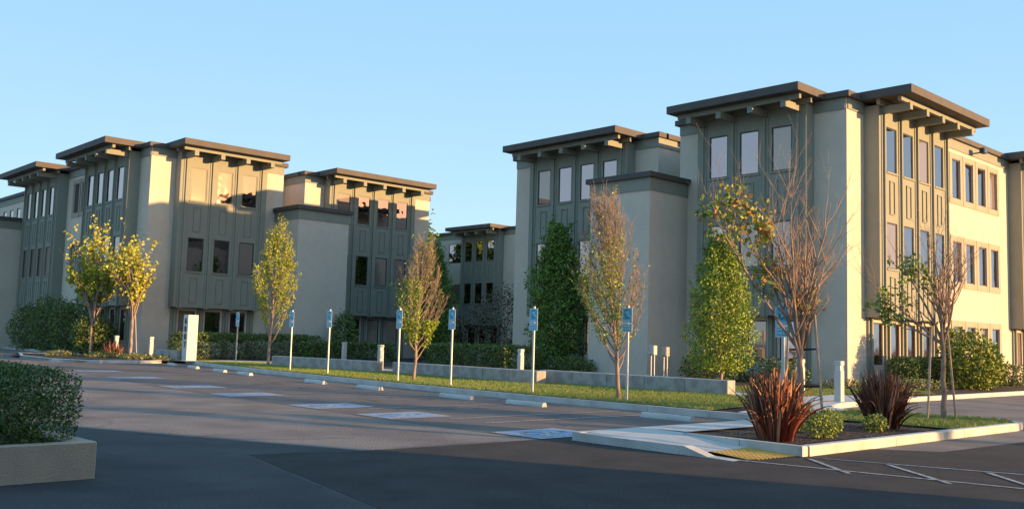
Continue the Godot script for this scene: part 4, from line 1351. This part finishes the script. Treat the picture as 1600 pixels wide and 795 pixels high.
	leafy("hedge", "long dark clipped hedge behind the seat walls at the court", "hedge", Vector3(32.6, 0.12, -36.8), [[Vector3(0, 0.6, 0), Vector3(1.3, 0.64, 3.4)]], 16000, 0.10, [dark, olive], "", true)
	# left building
	leafy("hedge", "dark clipped hedge along the left building behind the number sign", "hedge", Vector3(27.2, 0.12, -51.2), [[Vector3(0, 0.7, 0), Vector3(4.6, 0.75, 1.2)]], 16000, 0.11, [dark, olive], "", true)
	leafy("hedge", "low dark hedge at the foot of the left tower", "hedge", Vector3(33.0, 0.12, -49.6), [[Vector3(0, 0.55, 0), Vector3(3.4, 0.55, 0.8)]], 10000, 0.11, [dark, olive], "", true)
	leafy("upright_shrub", "upright dark green shrub against the left stair tower", "shrub", Vector3(33.3, 0.12, -50.6), [[Vector3(0, 1.4, 0), Vector3(0.85, 1.6, 0.8)]], 3600, 0.13, [dark, olive])
	var ls = [[Vector3(20.9, 0.12, -58.6), Vector3(1.2, 1.2, 1.7)], [Vector3(20.7, 0.12, -62.0), Vector3(1.2, 1.7, 2.2)], [Vector3(20.9, 0.12, -66.4), Vector3(1.2, 1.9, 2.4)], [Vector3(21.0, 0.12, -71.0), Vector3(1.2, 1.6, 2.4)]]
	var ln = ["nearest the golden tree", "second from the golden tree", "third from the golden tree", "farthest from the golden tree"]
	for i in 4:
		leafy("tall_shrub", "big dark shrub along the left building, %s" % ln[i], "shrub", ls[i][0], [[Vector3(0, ls[i][1].y * 0.9, 0), ls[i][1]]], 4200, 0.14, [dark, olive], "dark shrubs at the left building")
	leafy("ground_cover", "low yellow-green ground cover below the golden trees", "ground cover", Vector3(19.4, 0.12, -51.6), [[Vector3(-1.4, 0.08, -3.5), Vector3(0.8, 0.22, 1.0)], [Vector3(0.2, 0.08, -1.4), Vector3(1.0, 0.2, 1.2)], [Vector3(0.8, 0.08, 1.6), Vector3(0.9, 0.2, 1.4)], [Vector3(1.6, 0.08, 3.0), Vector3(0.7, 0.18, 0.7)]], 3600, 0.09, [Color(0.19, 0.21, 0.05), Color(0.27, 0.26, 0.10)])
	# shaded court
	for s in [[Vector3(49.0, 0.12, -53.0), Vector3(2.6, 3.0, 2.4), "in the middle of the court"], [Vector3(53.5, 0.12, -51.0), Vector3(2.6, 2.9, 2.4), "at the right wing's end in the court"], [Vector3(44.0, 0.12, -45.5), Vector3(1.4, 0.9, 1.6), "beside the court bollard"], [Vector3(45.5, 0.12, -56.0), Vector3(2.0, 2.0, 1.5), "below the left wing in the court"]]:
		leafy("court_shrub", "dark reddish shrub %s" % s[2], "shrub", s[0], [[Vector3(0, s[1].y * 0.85, 0), s[1]]], 4200, 0.17, [Color(0.15, 0.09, 0.065), dark, Color(0.17, 0.10, 0.075)])
	for s in [[Vector3(52.0, 0.12, -84.0), "nearest the left wing"], [Vector3(57.5, 0.12, -79.5), "beside the closing wing"], [Vector3(47.5, 0.12, -90.0), "farthest back"], [Vector3(55.6, 0.12, -73.6), "in front of the closing wing"]]:  # unseen evergreens added to cut skylight and mirrored sky on the court building
		columnar_tree("added unseen evergreen darkening the back of the court, %s" % s[1], s[0], 14.0, 8.5,
			func(p: Vector3, h: float): return [0.95, jitter(green)], 9000, M.bark_dark, Vector3.ZERO, 60, 4, 0.45, 0.03, 0.7)
	# broad trees across the lot, outside the frame, which the low windows mirror
	var nth = ["sixth", "fifth", "fourth", "third", "second", "first"]
	for p in [Vector3(-48, 0, -88), Vector3(-38, 0, -78), Vector3(-30, 0, -93), Vector3(-18, 0, -101), Vector3(-6, 0, -109), Vector3(5, 0, -116)]:
		var bt = columnar_tree("broad sunlit tree across the lot, %s in the row from the left building" % nth.pop_front(), p, 8.5, 7.5,
			func(q: Vector3, h: float): return [0.95, jitter(Color(0.16, 0.17, 0.04))], 2600, M.bark, Vector3.ZERO, 26, 2, 0.5, 0.12, 0.75)
		bt.set_meta("group", "broad trees across the lot")
	# young trees of the same planting to the right, whose shadows streak the stalls
	rng.seed = 400
	young_tree("young tree in the next island along the drive", Vector3(17.9, 0.0, 3.4), 4.8, 1.8, 0.30, 6, [[Vector3(0, 3, 0), 2.0, 0.5]], 500, tuft, 0.12, 215, 0.1)
	young_tree("young tree farther along the drive, in the second island", Vector3(27.0, 0.0, 12.0), 5.2, 1.8, 0.36, 7, [[Vector3(0, 3, 0), 2.0, 0.6]], 900, tuft, 0.12, 216, 0.2)
	young_tree("young tree farthest along the drive, in the third island", Vector3(33.0, 0.0, 16.0), 5.4, 1.8, 0.38, 7, [[Vector3(0, 3, 0), 2.0, 0.6]], 900, tuft, 0.12, 217, 0.2)

# ------------------------------------------------------------------ scene
func _ready():
	rng.seed = 4242
	# camera
	var cam := Camera3D.new()
	cam.name = "camera"
	add_child(cam)
	var yaw := deg_to_rad(43.19)
	var pitch := deg_to_rad(5.17)
	var roll := deg_to_rad(1.6)
	var fw := Vector3(sin(yaw) * cos(pitch), sin(pitch), -cos(yaw) * cos(pitch))
	var rt := Vector3(cos(yaw), 0, sin(yaw))
	var up := rt.cross(fw)
	var r2 := rt * cos(roll) + up * sin(roll)
	var u2 := up * cos(roll) - rt * sin(roll)
	cam.transform = Transform3D(Basis(r2, u2, -fw), Vector3(0, 1.62, 0))
	cam.fov = 29.95
	cam.near = 0.1
	cam.far = 2000.0
	cam.current = true
	# sky
	var env := Environment.new()
	env.background_mode = Environment.BG_SKY
	var sm := ProceduralSkyMaterial.new()
	sm.sky_top_color = Color(0.40, 0.56, 0.70)
	sm.sky_horizon_color = Color(0.62, 0.72, 0.75)
	sm.sky_curve = 0.16
	sm.ground_bottom_color = Color(0.25, 0.24, 0.23)
	sm.ground_horizon_color = Color(0.45, 0.46, 0.46)
	sm.sun_angle_max = 80.0
	sm.sun_curve = 0.2
	var sky := Sky.new()
	sky.sky_material = sm
	env.sky = sky
	env.tonemap_mode = Environment.TONE_MAPPER_LINEAR
	env.tonemap_exposure = 2.2
	env.sdfgi_enabled = true
	env.ssao_enabled = true
	env.ssil_enabled = true
	var we := WorldEnvironment.new()
	we.name = "environment"
	we.environment = env
	add_child(we)
	# low evening sun from the right
	var sun := DirectionalLight3D.new()
	sun.name = "sun"
	add_child(sun)
	var az := deg_to_rad(24.0)
	var el := deg_to_rad(6.7)
	var to_sun := Vector3(sin(az) * cos(el), sin(el), cos(az) * cos(el))
	sun.look_at_from_position(to_sun * 100.0, Vector3.ZERO, Vector3.UP)
	sun.light_energy = 1.45
	sun.light_color = Color(1.0, 0.785, 0.53)
	sun.light_angular_distance = 0.5
	sun.shadow_enabled = true

	make_materials()
	build_ground()
	build_offices()
	build_furniture()
	build_plants()
